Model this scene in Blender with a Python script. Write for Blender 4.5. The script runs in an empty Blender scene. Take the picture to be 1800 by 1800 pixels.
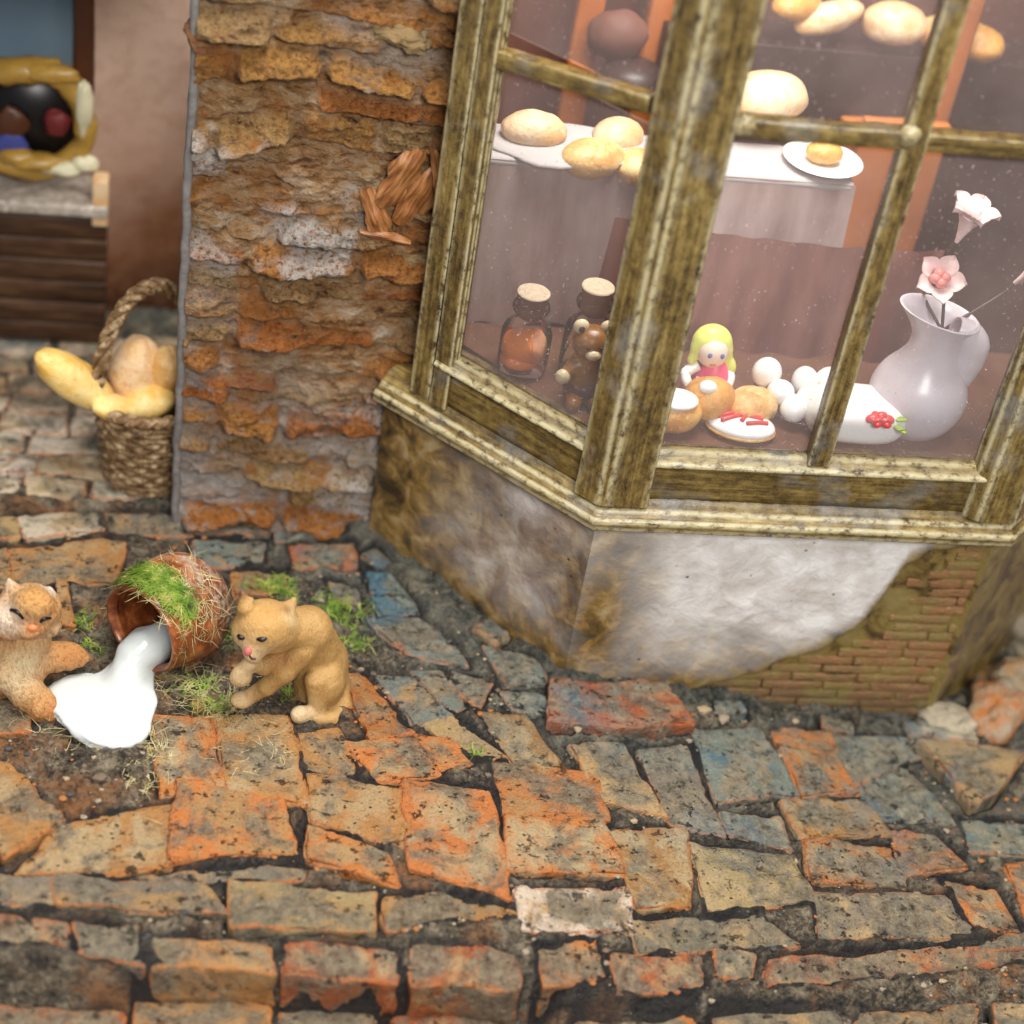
import bpy, math, random
import numpy as np
from mathutils import Matrix

# ---------------------------------------------------------------- camera, world, lamps (1 unit = 1 cm)
sc = bpy.context.scene
sc.unit_settings.system = 'METRIC'
sc.unit_settings.scale_length = 0.01
FPX = 3312.0                                   # focal length in photo pixels (1800 wide)
PITCH, ROLL, YAW, CAMH = math.radians(37.5), math.atan2(766, 4250), math.radians(12.8), 20.0
HD = np.array([math.sin(YAW), math.cos(YAW), 0.0])
RT = np.array([math.cos(YAW), -math.sin(YAW), 0.0])
ZZ = np.array([0, 0, 1.0])
FW = HD * math.cos(PITCH) - ZZ * math.sin(PITCH)
UPV = HD * math.sin(PITCH) + ZZ * math.cos(PITCH)
CAM = np.array([0, 0, CAMH])
cR, sR = math.cos(ROLL), math.sin(ROLL)

cam_d = bpy.data.cameras.new('camera')
cam = bpy.data.objects.new('camera', cam_d)
sc.collection.objects.link(cam)
ix = RT * cR + UPV * sR
iy = -RT * sR + UPV * cR
iz = -FW
cam.matrix_world = Matrix(((ix[0], iy[0], iz[0], 0), (ix[1], iy[1], iz[1], 0), (ix[2], iy[2], iz[2], CAMH), (0, 0, 0, 1)))
cam_d.sensor_width = 36
cam_d.lens = FPX / 1800 * 36
cam_d.clip_start, cam_d.clip_end = 0.5, 400
cam_d.dof.use_dof = True
cam_d.dof.focus_distance = 27.8
cam_d.dof.aperture_fstop = 0.135
sc.camera = cam

w = bpy.data.worlds.new('World'); sc.world = w; w.use_nodes = True
bgn = w.node_tree.nodes['Background']
bgn.inputs[0].default_value = (0.92, 0.96, 1.0, 1)
bgn.inputs[1].default_value = 0.22

def area(name, loc, target, sx, sy, power, col):
    l = bpy.data.lights.new(name, 'AREA'); l.shape = 'RECTANGLE'; l.size, l.size_y = sx, sy
    l.energy = power; l.color = col
    o = bpy.data.objects.new(name, l); sc.collection.objects.link(o)
    o.location = loc
    d = np.array(target, float) - np.array(loc, float); d /= np.linalg.norm(d)
    from mathutils import Vector
    o.rotation_euler = Vector(d).to_track_quat('-Z', 'Y').to_euler()
    o['kind'] = 'helper'
    return o
area('overhead_softbox', (8, 19, 48), (5, 21, 0), 24, 18, 27000, (1.0, 0.97, 0.92))
area('side_softbox', (-22, 6, 34), (3, 22, 2), 8, 8, 3600, (0.95, 0.98, 1.0))
area('front_softbox', (7, -14, 32), (6, 21, 2), 14, 10, 18500, (1.0, 0.96, 0.9))
area('display_fill', (6.8, 24.2, 15.5), (6.8, 23.2, 4.0), 9, 3, 1500, (1.0, 0.9, 0.78))  # added fill light to brighten the goods in the window

vs = sc.view_settings
vs.view_transform = 'Standard'; vs.look = 'None'; vs.gamma = 1.0; vs.exposure = 0.08
sc.cycles.max_bounces = 8
sc.cycles.transparent_max_bounces = 16
sc.cycles.caustics_reflective = False
sc.cycles.caustics_refractive = False

# ---------------------------------------------------------------- layout: lines of sight onto real planes
def ray(u, v):
    du, dv = u - 900, v - 900
    return FW * FPX + RT * (du * cR + dv * sR) - UPV * (-du * sR + dv * cR)
def onz(u, v, z=0.0):
    d = ray(u, v); return CAM + d * ((z - CAMH) / d[2])
def ony(u, v, Y):
    d = ray(u, v); return CAM + d * (Y / d[1])
def onpl(u, v, P, n):
    d = ray(u, v); return CAM + d * (np.dot(np.array(P) - CAM, n) / np.dot(d, n))

# ---------------------------------------------------------------- noise
def _hash(ix, iy, iz, seed):
    h = (ix.astype(np.int64) * 374761393 + iy.astype(np.int64) * 668265263 + iz.astype(np.int64) * 2147483647 + seed * 1274126177) & 0xFFFFFFFF
    h = ((h ^ (h >> 13)) * 1274126177) & 0xFFFFFFFF
    h = (h ^ (h >> 16)) & 0xFFFFFFFF
    h = (h * 2246822519) & 0xFFFFFFFF
    return ((h ^ (h >> 15)) & 0xFFFFFF) / float(0xFFFFFF) * 2 - 1
def vnoise(p, seed=0):
    p = np.asarray(p, float)
    i = np.floor(p).astype(np.int64); f = p - i
    f = f * f * f * (f * (f * 6 - 15) + 10)
    r = 0
    for a in (0, 1):
        wx = f[:, 0] if a else 1 - f[:, 0]
        for b in (0, 1):
            wy = f[:, 1] if b else 1 - f[:, 1]
            for c in (0, 1):
                wz = f[:, 2] if c else 1 - f[:, 2]
                r = r + wx * wy * wz * _hash(i[:, 0] + a, i[:, 1] + b, i[:, 2] + c, seed)
    return r
def fbm(p, scale=1.0, octv=4, seed=0, gain=0.5):
    p = np.asarray(p, float) * scale
    r = np.zeros(len(p)); a = 1.0; t = 0
    for k in range(octv):
        r += a * vnoise(p, seed + k * 17); t += a; a *= gain; p = p * 2.03 + 11.3
    return r / t * 1.6
def sstep(a, b, x):
    t = np.clip((x - a) / (b - a), 0, 1); return t * t * (3 - 2 * t)

# ---------------------------------------------------------------- mesh helpers
def build_mesh(name, V, Q=None, T=None, attrs=None, smooth=True):
    V = np.asarray(V, np.float32)
    Q = np.zeros((0, 4), np.int32) if Q is None else np.asarray(Q, np.int32).reshape(-1, 4)
    T = np.zeros((0, 3), np.int32) if T is None else np.asarray(T, np.int32).reshape(-1, 3)
    me = bpy.data.meshes.new(name)
    me.vertices.add(len(V)); me.vertices.foreach_set('co', V.ravel())
    me.loops.add(len(Q) * 4 + len(T) * 3)
    me.loops.foreach_set('vertex_index', np.concatenate([Q.ravel(), T.ravel()]))
    me.polygons.add(len(Q) + len(T))
    st = np.concatenate([np.arange(len(Q)) * 4, len(Q) * 4 + np.arange(len(T)) * 3]).astype(np.int32)
    me.polygons.foreach_set('loop_start', st)
    me.update(calc_edges=True); me.validate()
    me.polygons.foreach_set('use_smooth', np.full(len(me.polygons), smooth, bool))
    for k, a in (attrs or {}).items():
        a = np.asarray(a, np.float32)
        if a.ndim == 1:
            at = me.attributes.new(k, 'FLOAT', 'POINT'); at.data.foreach_set('value', a)
        elif a.shape[1] == 3:
            at = me.attributes.new(k, 'FLOAT_VECTOR', 'POINT'); at.data.foreach_set('vector', a.ravel())
        else:
            at = me.attributes.new(k, 'FLOAT_COLOR', 'POINT'); at.data.foreach_set('color', a.ravel())
    return me
def world_of(o):
    p = np.zeros(3)
    while o is not None:
        p = p + np.array(o.location); o = o.parent
    return p
def obj(name, V, Q=None, T=None, mat=None, parent=None, loc=None, attrs=None, smooth=True, col=None):
    V = np.asarray(V, float)
    base = world_of(parent) if parent else np.zeros(3)
    if loc is None:
        loc = base if parent else np.array([V[:, 0].mean(), V[:, 1].mean(), V[:, 2].min()])
    loc = np.asarray(loc, float)
    me = build_mesh(name, V - loc, Q, T, attrs, smooth)
    o = bpy.data.objects.new(name, me); sc.collection.objects.link(o)
    o.location = loc - base
    if parent: o.parent = parent
    if mat: me.materials.append(mat)
    if col is not None: o.color = col if len(col) == 4 else (*col, 1)
    return o
def thing(name, loc, label, cat, group=None):
    o = bpy.data.objects.new(name, None); sc.collection.objects.link(o)
    o.empty_display_size = 0.3; o.location = loc
    o['label'] = label; o['category'] = cat
    if group: o['group'] = group
    return o
def tag(o, label=None, cat=None, kind=None, group=None):
    if label: o['label'] = label
    if cat: o['category'] = cat
    if kind: o['kind'] = kind
    if group: o['group'] = group
    return o

def lines(L, rr, n):
    mid = np.linspace(rr, L - rr, max(2, n))
    return np.concatenate([[0, rr * .45], mid, [L - rr * .45, L]])
def box_lattice(xs, ys, zs):
    nx, ny, nz = len(xs), len(ys), len(zs)
    I, J, K = np.meshgrid(np.arange(nx), np.arange(ny), np.arange(nz), indexing='ij')
    m = (I == 0) | (I == nx - 1) | (J == 0) | (J == ny - 1) | (K == 0) | (K == nz - 1)
    idx = -np.ones((nx, ny, nz), int); idx[m] = np.arange(m.sum())
    P = np.stack([xs[I[m]], ys[J[m]], zs[K[m]]], 1)
    Q = []
    def face(A, flip):
        q = np.stack([A[:-1, :-1], A[1:, :-1], A[1:, 1:], A[:-1, 1:]], -1).reshape(-1, 4)
        Q.append(q[:, ::-1] if flip else q)
    face(idx[:, :, -1], False); face(idx[:, :, 0], True)
    face(idx[:, 0, :], False); face(idx[:, -1, :], True)
    face(idx[0, :, :], True); face(idx[-1, :, :], False)
    return P, np.concatenate(Q)
def slab(cn, up, T, rr=.08, n=(12, 9, 4), amp=.02, chip=.07, warp=.05, seed=0, nscale=3.0, pits=0.0):
    """an uneven block: top corners cn (back left, back right, front right, front left), thickness T below"""
    cn = np.asarray(cn, float); up = np.asarray(up, float)
    Lx = (np.linalg.norm(cn[1] - cn[0]) + np.linalg.norm(cn[2] - cn[3])) / 2
    Ly = (np.linalg.norm(cn[3] - cn[0]) + np.linalg.norm(cn[2] - cn[1])) / 2
    rr = min(rr, Lx * .3, Ly * .3, T * .45)
    P, Q = box_lattice(lines(Lx, rr, n[0]), lines(Ly, rr, n[1]), lines(T, rr, n[2]))
    L = np.array([Lx, Ly, T])
    q = np.clip(P, rr, L - rr); d = P - q
    nn = d / np.maximum(np.linalg.norm(d, axis=1, keepdims=True), 1e-9)
    edge = np.clip((1 - np.abs(nn).max(1)) / .42, 0, 1)
    p = q + nn * rr
    s3 = np.array([seed * 7.31, seed * 3.17, seed * 1.7])
    if warp:
        wx = fbm(p * [1, 1, .3] + s3, 1.3, 2, seed) * warp; wy = fbm(p * [1, 1, .3] + s3 + 50, 1.3, 2, seed + 5) * warp
        p = p + np.stack([wx, wy, np.zeros(len(p))], 1)
    ds = fbm(p + s3, nscale, 4, seed + 2, .6) * amp
    ds -= edge * np.clip(fbm(p + s3, 2.2, 3, seed + 9) - .05, 0, 1) * chip
    if pits: ds -= pits * sstep(.25, .6, fbm(p + s3, 3.6, 3, seed + 21, .6))
    pd = p + nn * ds[:, None]
    u, v = pd[:, 0:1] / Lx, pd[:, 1:2] / Ly
    W = cn[0] * (1 - u) * (1 - v) + cn[1] * u * (1 - v) + cn[2] * u * v + cn[3] * (1 - u) * v + up * (pd[:, 2:3] - T)
    # keep the faces turned outwards whichever way the corners run
    nrm = np.cross(cn[1] - cn[0], cn[3] - cn[0])
    Q2 = Q if np.dot(nrm, up) > 0 else Q[:, ::-1]
    rim = 1 - np.clip(np.minimum(np.minimum(p[:, 0], Lx - p[:, 0]), np.minimum(p[:, 1], Ly - p[:, 1])) / .30, 0, 1)
    return W, Q2, {'edge': edge, 'loc': p + s3, 'rim': rim}
def beam(a, b, wdir, wd, dp, name, mat, parent, rr=.05, amp=.012, seed=0, n=None, chip=.05, col=None):
    """a bar from a to b, centred; wd wide along wdir, dp deep along the third direction"""
    a = np.asarray(a, float); b = np.asarray(b, float); ax = b - a; L = np.linalg.norm(ax); ax /= L
    wdir = np.asarray(wdir, float); wdir = wdir - ax * np.dot(wdir, ax); wdir /= np.linalg.norm(wdir)
    up = np.cross(ax, wdir)
    c = [a - wdir * wd / 2, b - wdir * wd / 2, b + wdir * wd / 2, a + wdir * wd / 2]
    c = [x + up * dp / 2 for x in c]
    n = n or (max(4, int(L / .15)), 4, 4)
    V, Q, at = slab(c, up, dp, rr=rr, n=n, amp=amp, chip=chip, warp=0, seed=seed, nscale=4)
    return obj(name, V, Q, mat=mat, parent=parent, attrs=at, col=col)
def grid(nu, nv):
    i = np.arange(nu * nv).reshape(nu, nv)
    return np.stack([i[:-1, :-1], i[1:, :-1], i[1:, 1:], i[:-1, 1:]], -1).reshape(-1, 4)
def lathe(prof, nseg=40, axis=None, org=(0, 0, 0), closed=False):
    """prof: list of (radius, height) turned round the axis"""
    prof = np.asarray(prof, float)
    az = np.array([0, 0, 1.0]) if axis is None else np.asarray(axis, float) / np.linalg.norm(axis)
    e1 = np.cross(az, [0.3, 0.9, 0.1]); e1 /= np.linalg.norm(e1); e2 = np.cross(az, e1)
    t = np.linspace(0, 2 * math.pi, nseg, endpoint=False)
    R = prof[:, 0][:, None, None]; Hh = prof[:, 1][:, None, None]
    V = np.asarray(org) + R * (np.cos(t)[None, :, None] * e1 + np.sin(t)[None, :, None] * e2) + Hh * az
    m = len(prof); idx = np.arange(m * nseg).reshape(m, nseg); nx = np.roll(idx, -1, 1)
    Q = np.stack([idx[:-1], nx[:-1], nx[1:], idx[1:]], -1).reshape(-1, 4)
    if closed: Q = np.concatenate([Q, np.stack([idx[-1], nx[-1], nx[0], idx[0]], -1)])
    return V.reshape(-1, 3), Q
def spline(pts, n):
    pts = np.asarray(pts, float); k = len(pts)
    t = np.linspace(0, k - 1, n); i = np.clip(t.astype(int), 0, k - 2); f = (t - i)[:, None]
    g = lambda j: pts[np.clip(j, 0, k - 1)]
    p0, p1, p2, p3 = g(i - 1), g(i), g(i + 1), g(i + 2)
    return .5 * ((2 * p1) + (-p0 + p2) * f + (2 * p0 - 5 * p1 + 4 * p2 - p3) * f ** 2 + (-p0 + 3 * p1 - 3 * p2 + p3) * f ** 3)
def tube(pts, rad, n=8, seg=None, cap=True):
    pts = spline(pts, seg) if seg else np.asarray(pts, float)
    m = len(pts); rad = np.interp(np.linspace(0, 1, m), np.linspace(0, 1, len(np.atleast_1d(rad))), np.atleast_1d(rad))
    tg = np.gradient(pts, axis=0); tg /= np.maximum(np.linalg.norm(tg, axis=1, keepdims=True), 1e-9)
    ref = np.array([0.21, 0.33, 0.92]); e1 = np.cross(tg, ref); e1 /= np.maximum(np.linalg.norm(e1, axis=1, keepdims=True), 1e-9); e2 = np.cross(tg, e1)
    t = np.linspace(0, 2 * math.pi, n, endpoint=False)
    V = pts[:, None] + rad[:, None, None] * (np.cos(t)[None, :, None] * e1[:, None] + np.sin(t)[None, :, None] * e2[:, None])
    idx = np.arange(m * n).reshape(m, n); nx = np.roll(idx, -1, 1)
    Q = np.stack([idx[:-1], nx[:-1], nx[1:], idx[1:]], -1).reshape(-1, 4)[:, ::-1]
    V = V.reshape(-1, 3); T = None
    if cap:
        V = np.concatenate([V, [pts[0] - tg[0] * rad[0] * .5, pts[-1] + tg[-1] * rad[-1] * .5]])
        a = len(V) - 2; T = np.concatenate([np.stack([np.full(n, a), idx[0], nx[0]], 1)[:, ::-1], np.stack([np.full(n, a + 1), nx[-1], idx[-1]], 1)[:, ::-1]])
        T = T[:, ::-1]
        T = T[:, ::-1]
    return V, Q, T
def join(parts):
    Vs, Qs, Ts, o = [], [], [], 0
    for p in parts:
        V, Q = p[0], p[1]; T = p[2] if len(p) > 2 else None
        Vs.append(V)
        if Q is not None and len(Q): Qs.append(np.asarray(Q) + o)
        if T is not None and len(T): Ts.append(np.asarray(T) + o)
        o += len(V)
    return np.concatenate(Vs), (np.concatenate(Qs) if Qs else None), (np.concatenate(Ts) if Ts else None)
def blob(c, r, rot=0.0, tilt=0.0, n=(22, 14), amp=.0, seed=0, nscale=1.5, fn=None):
    """a lumpy ellipsoid: centre c, half sizes r, turned rot about z and tilted about its own y"""
    th = np.linspace(0, 2 * math.pi, n[0], endpoint=False); ph = np.linspace(0, math.pi, n[1])
    d = np.stack([np.outer(np.sin(ph), np.cos(th)), np.outer(np.sin(ph), np.sin(th)), np.outer(np.cos(ph), np.ones(len(th)))], -1).reshape(-1, 3)
    s = np.ones(len(d))
    if amp: s = s + fbm(d + seed * 3.7, nscale, 3, seed) * amp
    if fn is not None: s = s * fn(d)
    p = d * np.asarray(r) * s[:, None]
    ct, st = math.cos(tilt), math.sin(tilt); cz, sz = math.cos(rot), math.sin(rot)
    p = p @ np.array([[ct, 0, st], [0, 1, 0], [-st, 0, ct]]).T @ np.array([[cz, -sz, 0], [sz, cz, 0], [0, 0, 1]]).T
    idx = np.arange(n[0] * n[1]).reshape(n[1], n[0]); nx = np.roll(idx, -1, 1)
    Q = np.stack([idx[:-1], idx[1:], nx[1:], nx[:-1]], -1).reshape(-1, 4)
    return p + np.asarray(c), Q

# signed-distance modelling for the rounded figures
def capsule(a, b, ra, rb):
    a = np.asarray(a, float); b = np.asarray(b, float)
    def f(p):
        ab = b - a; t = np.clip(((p - a) @ ab) / max(ab @ ab, 1e-9), 0, 1)
        return np.linalg.norm(p - a - t[:, None] * ab, axis=1) - (ra + (rb - ra) * t)
    return f
def ellip(c, r, rot=None):
    c = np.asarray(c, float); r = np.asarray(r, float)
    def f(p):
        q = (p - c)
        if rot is not None: q = q @ rot
        k0 = np.linalg.norm(q / r, axis=1); k1 = np.linalg.norm(q / r ** 2, axis=1)
        return k0 * (k0 - 1) / np.maximum(k1, 1e-6)
    return f
def union(fs, k=.12):
    def f(p):
        d = fs[0](p)
        for g in fs[1:]:
            e = g(p); h = np.clip(.5 + .5 * (e - d) / k, 0, 1)
            d = e * (1 - h) + d * h - k * h * (1 - h)
        return d
    return f
def chain(pts, rs): return [capsule(pts[i], pts[i + 1], rs[i], rs[i + 1]) for i in range(len(pts) - 1)]
def nets(fn, lo, hi, step):
    lo = np.asarray(lo, float); n = np.ceil((np.asarray(hi) - lo) / step).astype(int) + 1
    ax = [lo[i] + step * np.arange(n[i]) for i in range(3)]
    G = np.stack(np.meshgrid(*ax, indexing='ij'), -1).reshape(-1, 3)
    v = np.concatenate([fn(g) for g in np.array_split(G, max(1, len(G) // 200000))]).reshape(n)
    s = v < 0
    nc = n - 1
    acc = np.zeros((*nc, 3)); cnt = np.zeros(nc)
    Gr = G.reshape(*n, 3)
    offs = [(a, b, c) for a in (0, 1) for b in (0, 1) for c in (0, 1)]
    sl = lambda o: tuple(slice(o[i], o[i] + nc[i]) for i in range(3))
    for o in offs:
        for d in range(3):
            if o[d]: continue
            o2 = list(o); o2[d] = 1
            va, vb = v[sl(o)], v[sl(o2)]
            m = (va < 0) != (vb < 0)
            t = np.where(m, va / np.where(m, va - vb, 1), 0)
            pt = Gr[sl(o)] + t[..., None] * (Gr[sl(o2)] - Gr[sl(o)])
            acc += np.where(m[..., None], pt, 0); cnt += m
    act = cnt > 0; idx = -np.ones(nc, int); idx[act] = np.arange(act.sum())
    V = acc[act] / cnt[act][:, None]
    Q = []
    for d in range(3):
        e = [0, 0, 0]; e[d] = 1; a, b = [i for i in range(3) if i != d]
        A = tuple(slice(1 if i != d else 0, n[i] - 1) for i in range(3))
        B = tuple(slice(1 if i != d else 1, (n[i] - 1) if i != d else n[i]) for i in range(3))
        m = s[A] != s[B]; I = np.argwhere(m)
        if not len(I): continue
        I = I + [1 if i != d else 0 for i in range(3)]
        def cell(da, db):
            J = I.copy(); J[:, a] += da; J[:, b] += db; return idx[J[:, 0], J[:, 1], J[:, 2]]
        q = np.stack([cell(-1, -1), cell(0, -1), cell(0, 0), cell(-1, 0)], 1)
        inside = s[A][m]
        fl = inside if d != 1 else ~inside
        q[~fl] = q[~fl][:, ::-1]
        Q.append(q)
    Q = np.concatenate(Q)
    for _ in range(2):
        e = step * .2; g = np.stack([fn(V + [e, 0, 0]) - fn(V - [e, 0, 0]), fn(V + [0, e, 0]) - fn(V - [0, e, 0]), fn(V + [0, 0, e]) - fn(V - [0, 0, e])], 1)
        g /= np.maximum(np.linalg.norm(g, axis=1, keepdims=True), 1e-9)
        V = V - g * np.clip(fn(V), -step * .6, step * .6)[:, None]
    return V, Q, g
def hit(fn, u, v, t0=22.0, t1=40.0):
    d = ray(u, v); d = d / np.linalg.norm(d); t = t0
    for _ in range(200):
        s = fn((CAM + d * t)[None])[0]
        if s < .002: break
        t += s * .8
        if t > t1: return None
    return CAM + d * t

# ---------------------------------------------------------------- materials
class NT:
    def __init__(s, name):
        s.m = bpy.data.materials.new(name); s.m.use_nodes = True; s.t = s.m.node_tree
        s.b = s.t.nodes['Principled BSDF']; s.o = s.t.nodes['Material Output']
    def nd(s, ty, **k):
        n = s.t.nodes.new(ty)
        for a, b in k.items(): setattr(n, a, b)
        return n
    def put(s, sock, val):
        if isinstance(val, bpy.types.NodeSocket): s.t.links.new(val, sock)
        elif isinstance(val, (tuple, list)) and sock.type == 'RGBA' and len(val) == 3: sock.default_value = (*val, 1)
        else: sock.default_value = val
    def pos(s): return s.nd('ShaderNodeNewGeometry').outputs['Position']
    def attr(s, n, out='Fac'): return s.nd('ShaderNodeAttribute', attribute_name=n).outputs[out]
    def ocol(s): return s.nd('ShaderNodeObjectInfo').outputs['Color']
    def oalpha(s): return s.nd('ShaderNodeObjectInfo').outputs['Alpha']
    def orand(s): return s.nd('ShaderNodeObjectInfo').outputs['Random']
    def mapv(s, vec, scale=(1, 1, 1), loc=(0, 0, 0), rot=(0, 0, 0)):
        n = s.nd('ShaderNodeMapping'); s.put(n.inputs[0], vec); n.inputs['Scale'].default_value = scale; n.inputs['Location'].default_value = loc; n.inputs['Rotation'].default_value = rot
        return n.outputs[0]
    def noise(s, vec, scale, detail=4, rough=.55, dist=0.0, out='Fac'):
        n = s.nd('ShaderNodeTexNoise'); s.put(n.inputs['Vector'], vec); n.inputs['Scale'].default_value = scale
        n.inputs['Detail'].default_value = detail; n.inputs['Roughness'].default_value = rough; n.inputs['Distortion'].default_value = dist
        return n.outputs[out]
    def voro(s, vec, scale, out='Distance', feature='F1'):
        n = s.nd('ShaderNodeTexVoronoi', feature=feature); s.put(n.inputs['Vector'], vec); n.inputs['Scale'].default_value = scale
        return n.outputs[out]
    def ramp(s, fac, stops, interp='LINEAR'):
        n = s.nd('ShaderNodeValToRGB'); n.color_ramp.interpolation = interp; s.put(n.inputs[0], fac)
        e = n.color_ramp.elements
        while len(e) < len(stops): e.new(.5)
        for i, (p, c) in enumerate(stops):
            e[i].position = p; e[i].color = (*c, 1) if isinstance(c, (tuple, list)) else (c, c, c, 1)
        return n.outputs[0]
    def th(s, fac, lo, hi, a=0.0, b=1.0):
        n = s.nd('ShaderNodeMapRange'); s.put(n.inputs[0], fac)
        for i, x in enumerate((lo, hi, a, b)): n.inputs[i + 1].default_value = x
        return n.outputs[0]
    def mix(s, fac, a, b, blend='MIX'):
        n = s.nd('ShaderNodeMix', data_type='RGBA', blend_type=blend); s.put(n.inputs[0], fac); s.put(n.inputs[6], a); s.put(n.inputs[7], b)
        return n.outputs[2]
    def ma(s, op, a, b=0.5, c=None):
        n = s.nd('ShaderNodeMath', operation=op); s.put(n.inputs[0], a); s.put(n.inputs[1], b)
        if c is not None: s.put(n.inputs[2], c)
        return n.outputs[0]
    def sep(s, v, ax):
        n = s.nd('ShaderNodeSeparateXYZ'); s.put(n.inputs[0], v); return n.outputs[ax]
    def bump(s, h, strength=.5, dist=.02, nrm=None):
        n = s.nd('ShaderNodeBump'); s.put(n.inputs['Height'], h); n.inputs['Strength'].default_value = strength; n.inputs['Distance'].default_value = dist
        if nrm is not None: s.put(n.inputs['Normal'], nrm)
        return n.outputs[0]
    def fin(s, col, rough=.6, normal=None, spec=.4, **k):
        s.put(s.b.inputs['Base Color'], col); s.put(s.b.inputs['Roughness'], rough); s.b.inputs['Specular IOR Level'].default_value = spec
        if normal is not None: s.put(s.b.inputs['Normal'], normal)
        for a, b in k.items(): s.put(s.b.inputs[a.replace('_', ' ')], b)
        return s.m
def plain(name, col, rough=.5, spec=.4, nscale=0, namp=.3, bump=0, **k):
    t = NT(name); c = col
    nrm = None
    if nscale:
        n = t.noise(t.pos(), nscale, 5)
        c = t.mix(t.th(n, .3, .7, 0, namp), col, tuple(x * .45 for x in col))
        if bump: nrm = t.bump(n, bump, .05)
    return t.fin(c, rough, nrm, spec, **k)

def paving_mat():
    t = NT('painted_brick'); P = t.pos(); E = t.attr('edge'); R = t.attr('rim')
    n1 = t.noise(P, .9, 5, .55); n2 = t.noise(P, 1.5, 6, .6, .8); n3 = t.noise(P, 7, 6, .7); n4 = t.noise(P, 26, 4, .65)
    pw = t.mix(t.orand(), (.34, .19, .07), (.39, .295, .165))
    k = t.ma('SUBTRACT', n2, t.ma('MULTIPLY', R, .10))
    k = t.ma('ADD', k, t.ma('MULTIPLY', t.ma('SUBTRACT', n3, .5), .25))
    c = t.mix(t.th(k, .41, .57), t.ocol(), pw)                                                              # buff wash on the crowns, brick colour at the rims
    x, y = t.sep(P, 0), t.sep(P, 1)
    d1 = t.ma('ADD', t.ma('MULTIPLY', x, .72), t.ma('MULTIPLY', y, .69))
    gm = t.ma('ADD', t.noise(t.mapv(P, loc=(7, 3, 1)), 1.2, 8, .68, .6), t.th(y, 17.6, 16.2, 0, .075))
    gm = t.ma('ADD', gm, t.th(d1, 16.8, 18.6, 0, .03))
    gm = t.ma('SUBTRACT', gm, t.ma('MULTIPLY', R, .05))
    c = t.mix(t.th(gm, .455, .57, 0, .88), c, t.mix(t.th(n3, .35, .65), (.055, .045, .032), (.22, .185, .125)))                # grey-brown grime, darker along the kerb
    em = t.ma('MULTIPLY', t.th(E, .0, .5), t.th(n3, .34, .54))
    c = t.mix(t.ma('MULTIPLY', em, .85), c, (.46, .135, .028))                                                # worn orange arrises
    band = t.ma('MULTIPLY', t.ma('MULTIPLY', t.th(d1, 16.6, 18.4), t.th(y, 17.2, 20.4)), t.oalpha())
    tm = t.ma('MULTIPLY', band, t.th(t.ma('ADD', t.ma('MULTIPLY', n1, .5), t.ma('MULTIPLY', n2, .5)), .42, .56))
    c = t.mix(t.ma('MULTIPLY', tm, .8), c, t.mix(t.th(n3, .35, .65), (.03, .05, .055), (.24, .28, .245)))                    # slate wash along the foot of the bay
    bl = t.ma('MULTIPLY', band, t.th(t.noise(t.mapv(P, loc=(3, 8, 2)), .9, 4), .54, .64))
    c = t.mix(t.ma('MULTIPLY', bl, .7), c, (.03, .13, .20))
    pit = t.ma('MULTIPLY', t.th(t.noise(t.mapv(P, (1, 1.4, 1)), 3.8, 7, .76), .585, .63), t.th(n1, .36, .5))
    sp = t.ma('MULTIPLY', t.th(t.voro(t.mapv(P, (1, 1.3, .6)), 5.5), .15, .09), t.th(n2, .50, .56))
    pit = t.ma('MAXIMUM', pit, sp)
    c = t.mix(t.ma('MULTIPLY', pit, .9), c, (.014, .014, .016))
    c = t.mix(t.ma('MULTIPLY', t.th(n4, .60, .70), .4), c, (.58, .49, .33))                              # pale grains
    c = t.mix(t.th(n4, .42, .30, 0, .75), c, (.03, .024, .018))
    hgt = t.ma('ADD', t.ma('MULTIPLY', n3, .9), t.ma('MULTIPLY', n4, .35))
    hgt = t.ma('SUBTRACT', hgt, t.ma('MULTIPLY', pit, 1.2))
    return t.fin(c, t.th(n3, .3, .7, .24, .58), t.bump(hgt, .9, .11), .5)
def bed_mat():
    t = NT('dark_mortar'); P = t.pos()
    n1 = t.noise(P, 1.0, 6, .6); n2 = t.noise(P, 3.4, 8, .74, .4); n3 = t.noise(P, 16, 5, .72)
    m = t.ma('ADD', t.ma('MULTIPLY', n2, .65), t.ma('MULTIPLY', n3, .35))
    c = t.ramp(m, [(.36, (.010, .010, .011)), (.44, (.055, .045, .034)), (.50, (.16, .125, .085)), (.56, (.33, .27, .185)), (.66, (.54, .46, .33))])
    c = t.mix(t.ma('MULTIPLY', t.th(n1, .5, .62), t.th(n2, .42, .55, .2, .8)), c, (.36, .135, .035))
    x, y = t.sep(P, 0), t.sep(P, 1)
    d1 = t.ma('ADD', t.ma('MULTIPLY', x, .72), t.ma('MULTIPLY', y, .69))
    band = t.ma('MULTIPLY', t.th(d1, 16.4, 18.0), t.th(y, 17.5, 20.0))
    c = t.mix(t.ma('MULTIPLY', band, t.th(n1, .36, .58, 0, .72)), c, t.mix(t.th(m, .4, .6), (.02, .045, .052), (.24, .29, .25)))
    c = t.mix(t.ma('MULTIPLY', t.attr('low'), .95), c, t.mix(n3, (.004, .004, .005), (.035, .034, .036)))
    c = t.mix(t.th(t.noise(P, 26, 2, .5), .72, .78, 0, .8), c, (.6, .58, .55))
    hgt = t.ma('ADD', n2, t.ma('MULTIPLY', n3, .7))
    return t.fin(c, t.th(n3, .3, .7, .28, .65), t.bump(hgt, 1, .22), .5)
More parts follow.
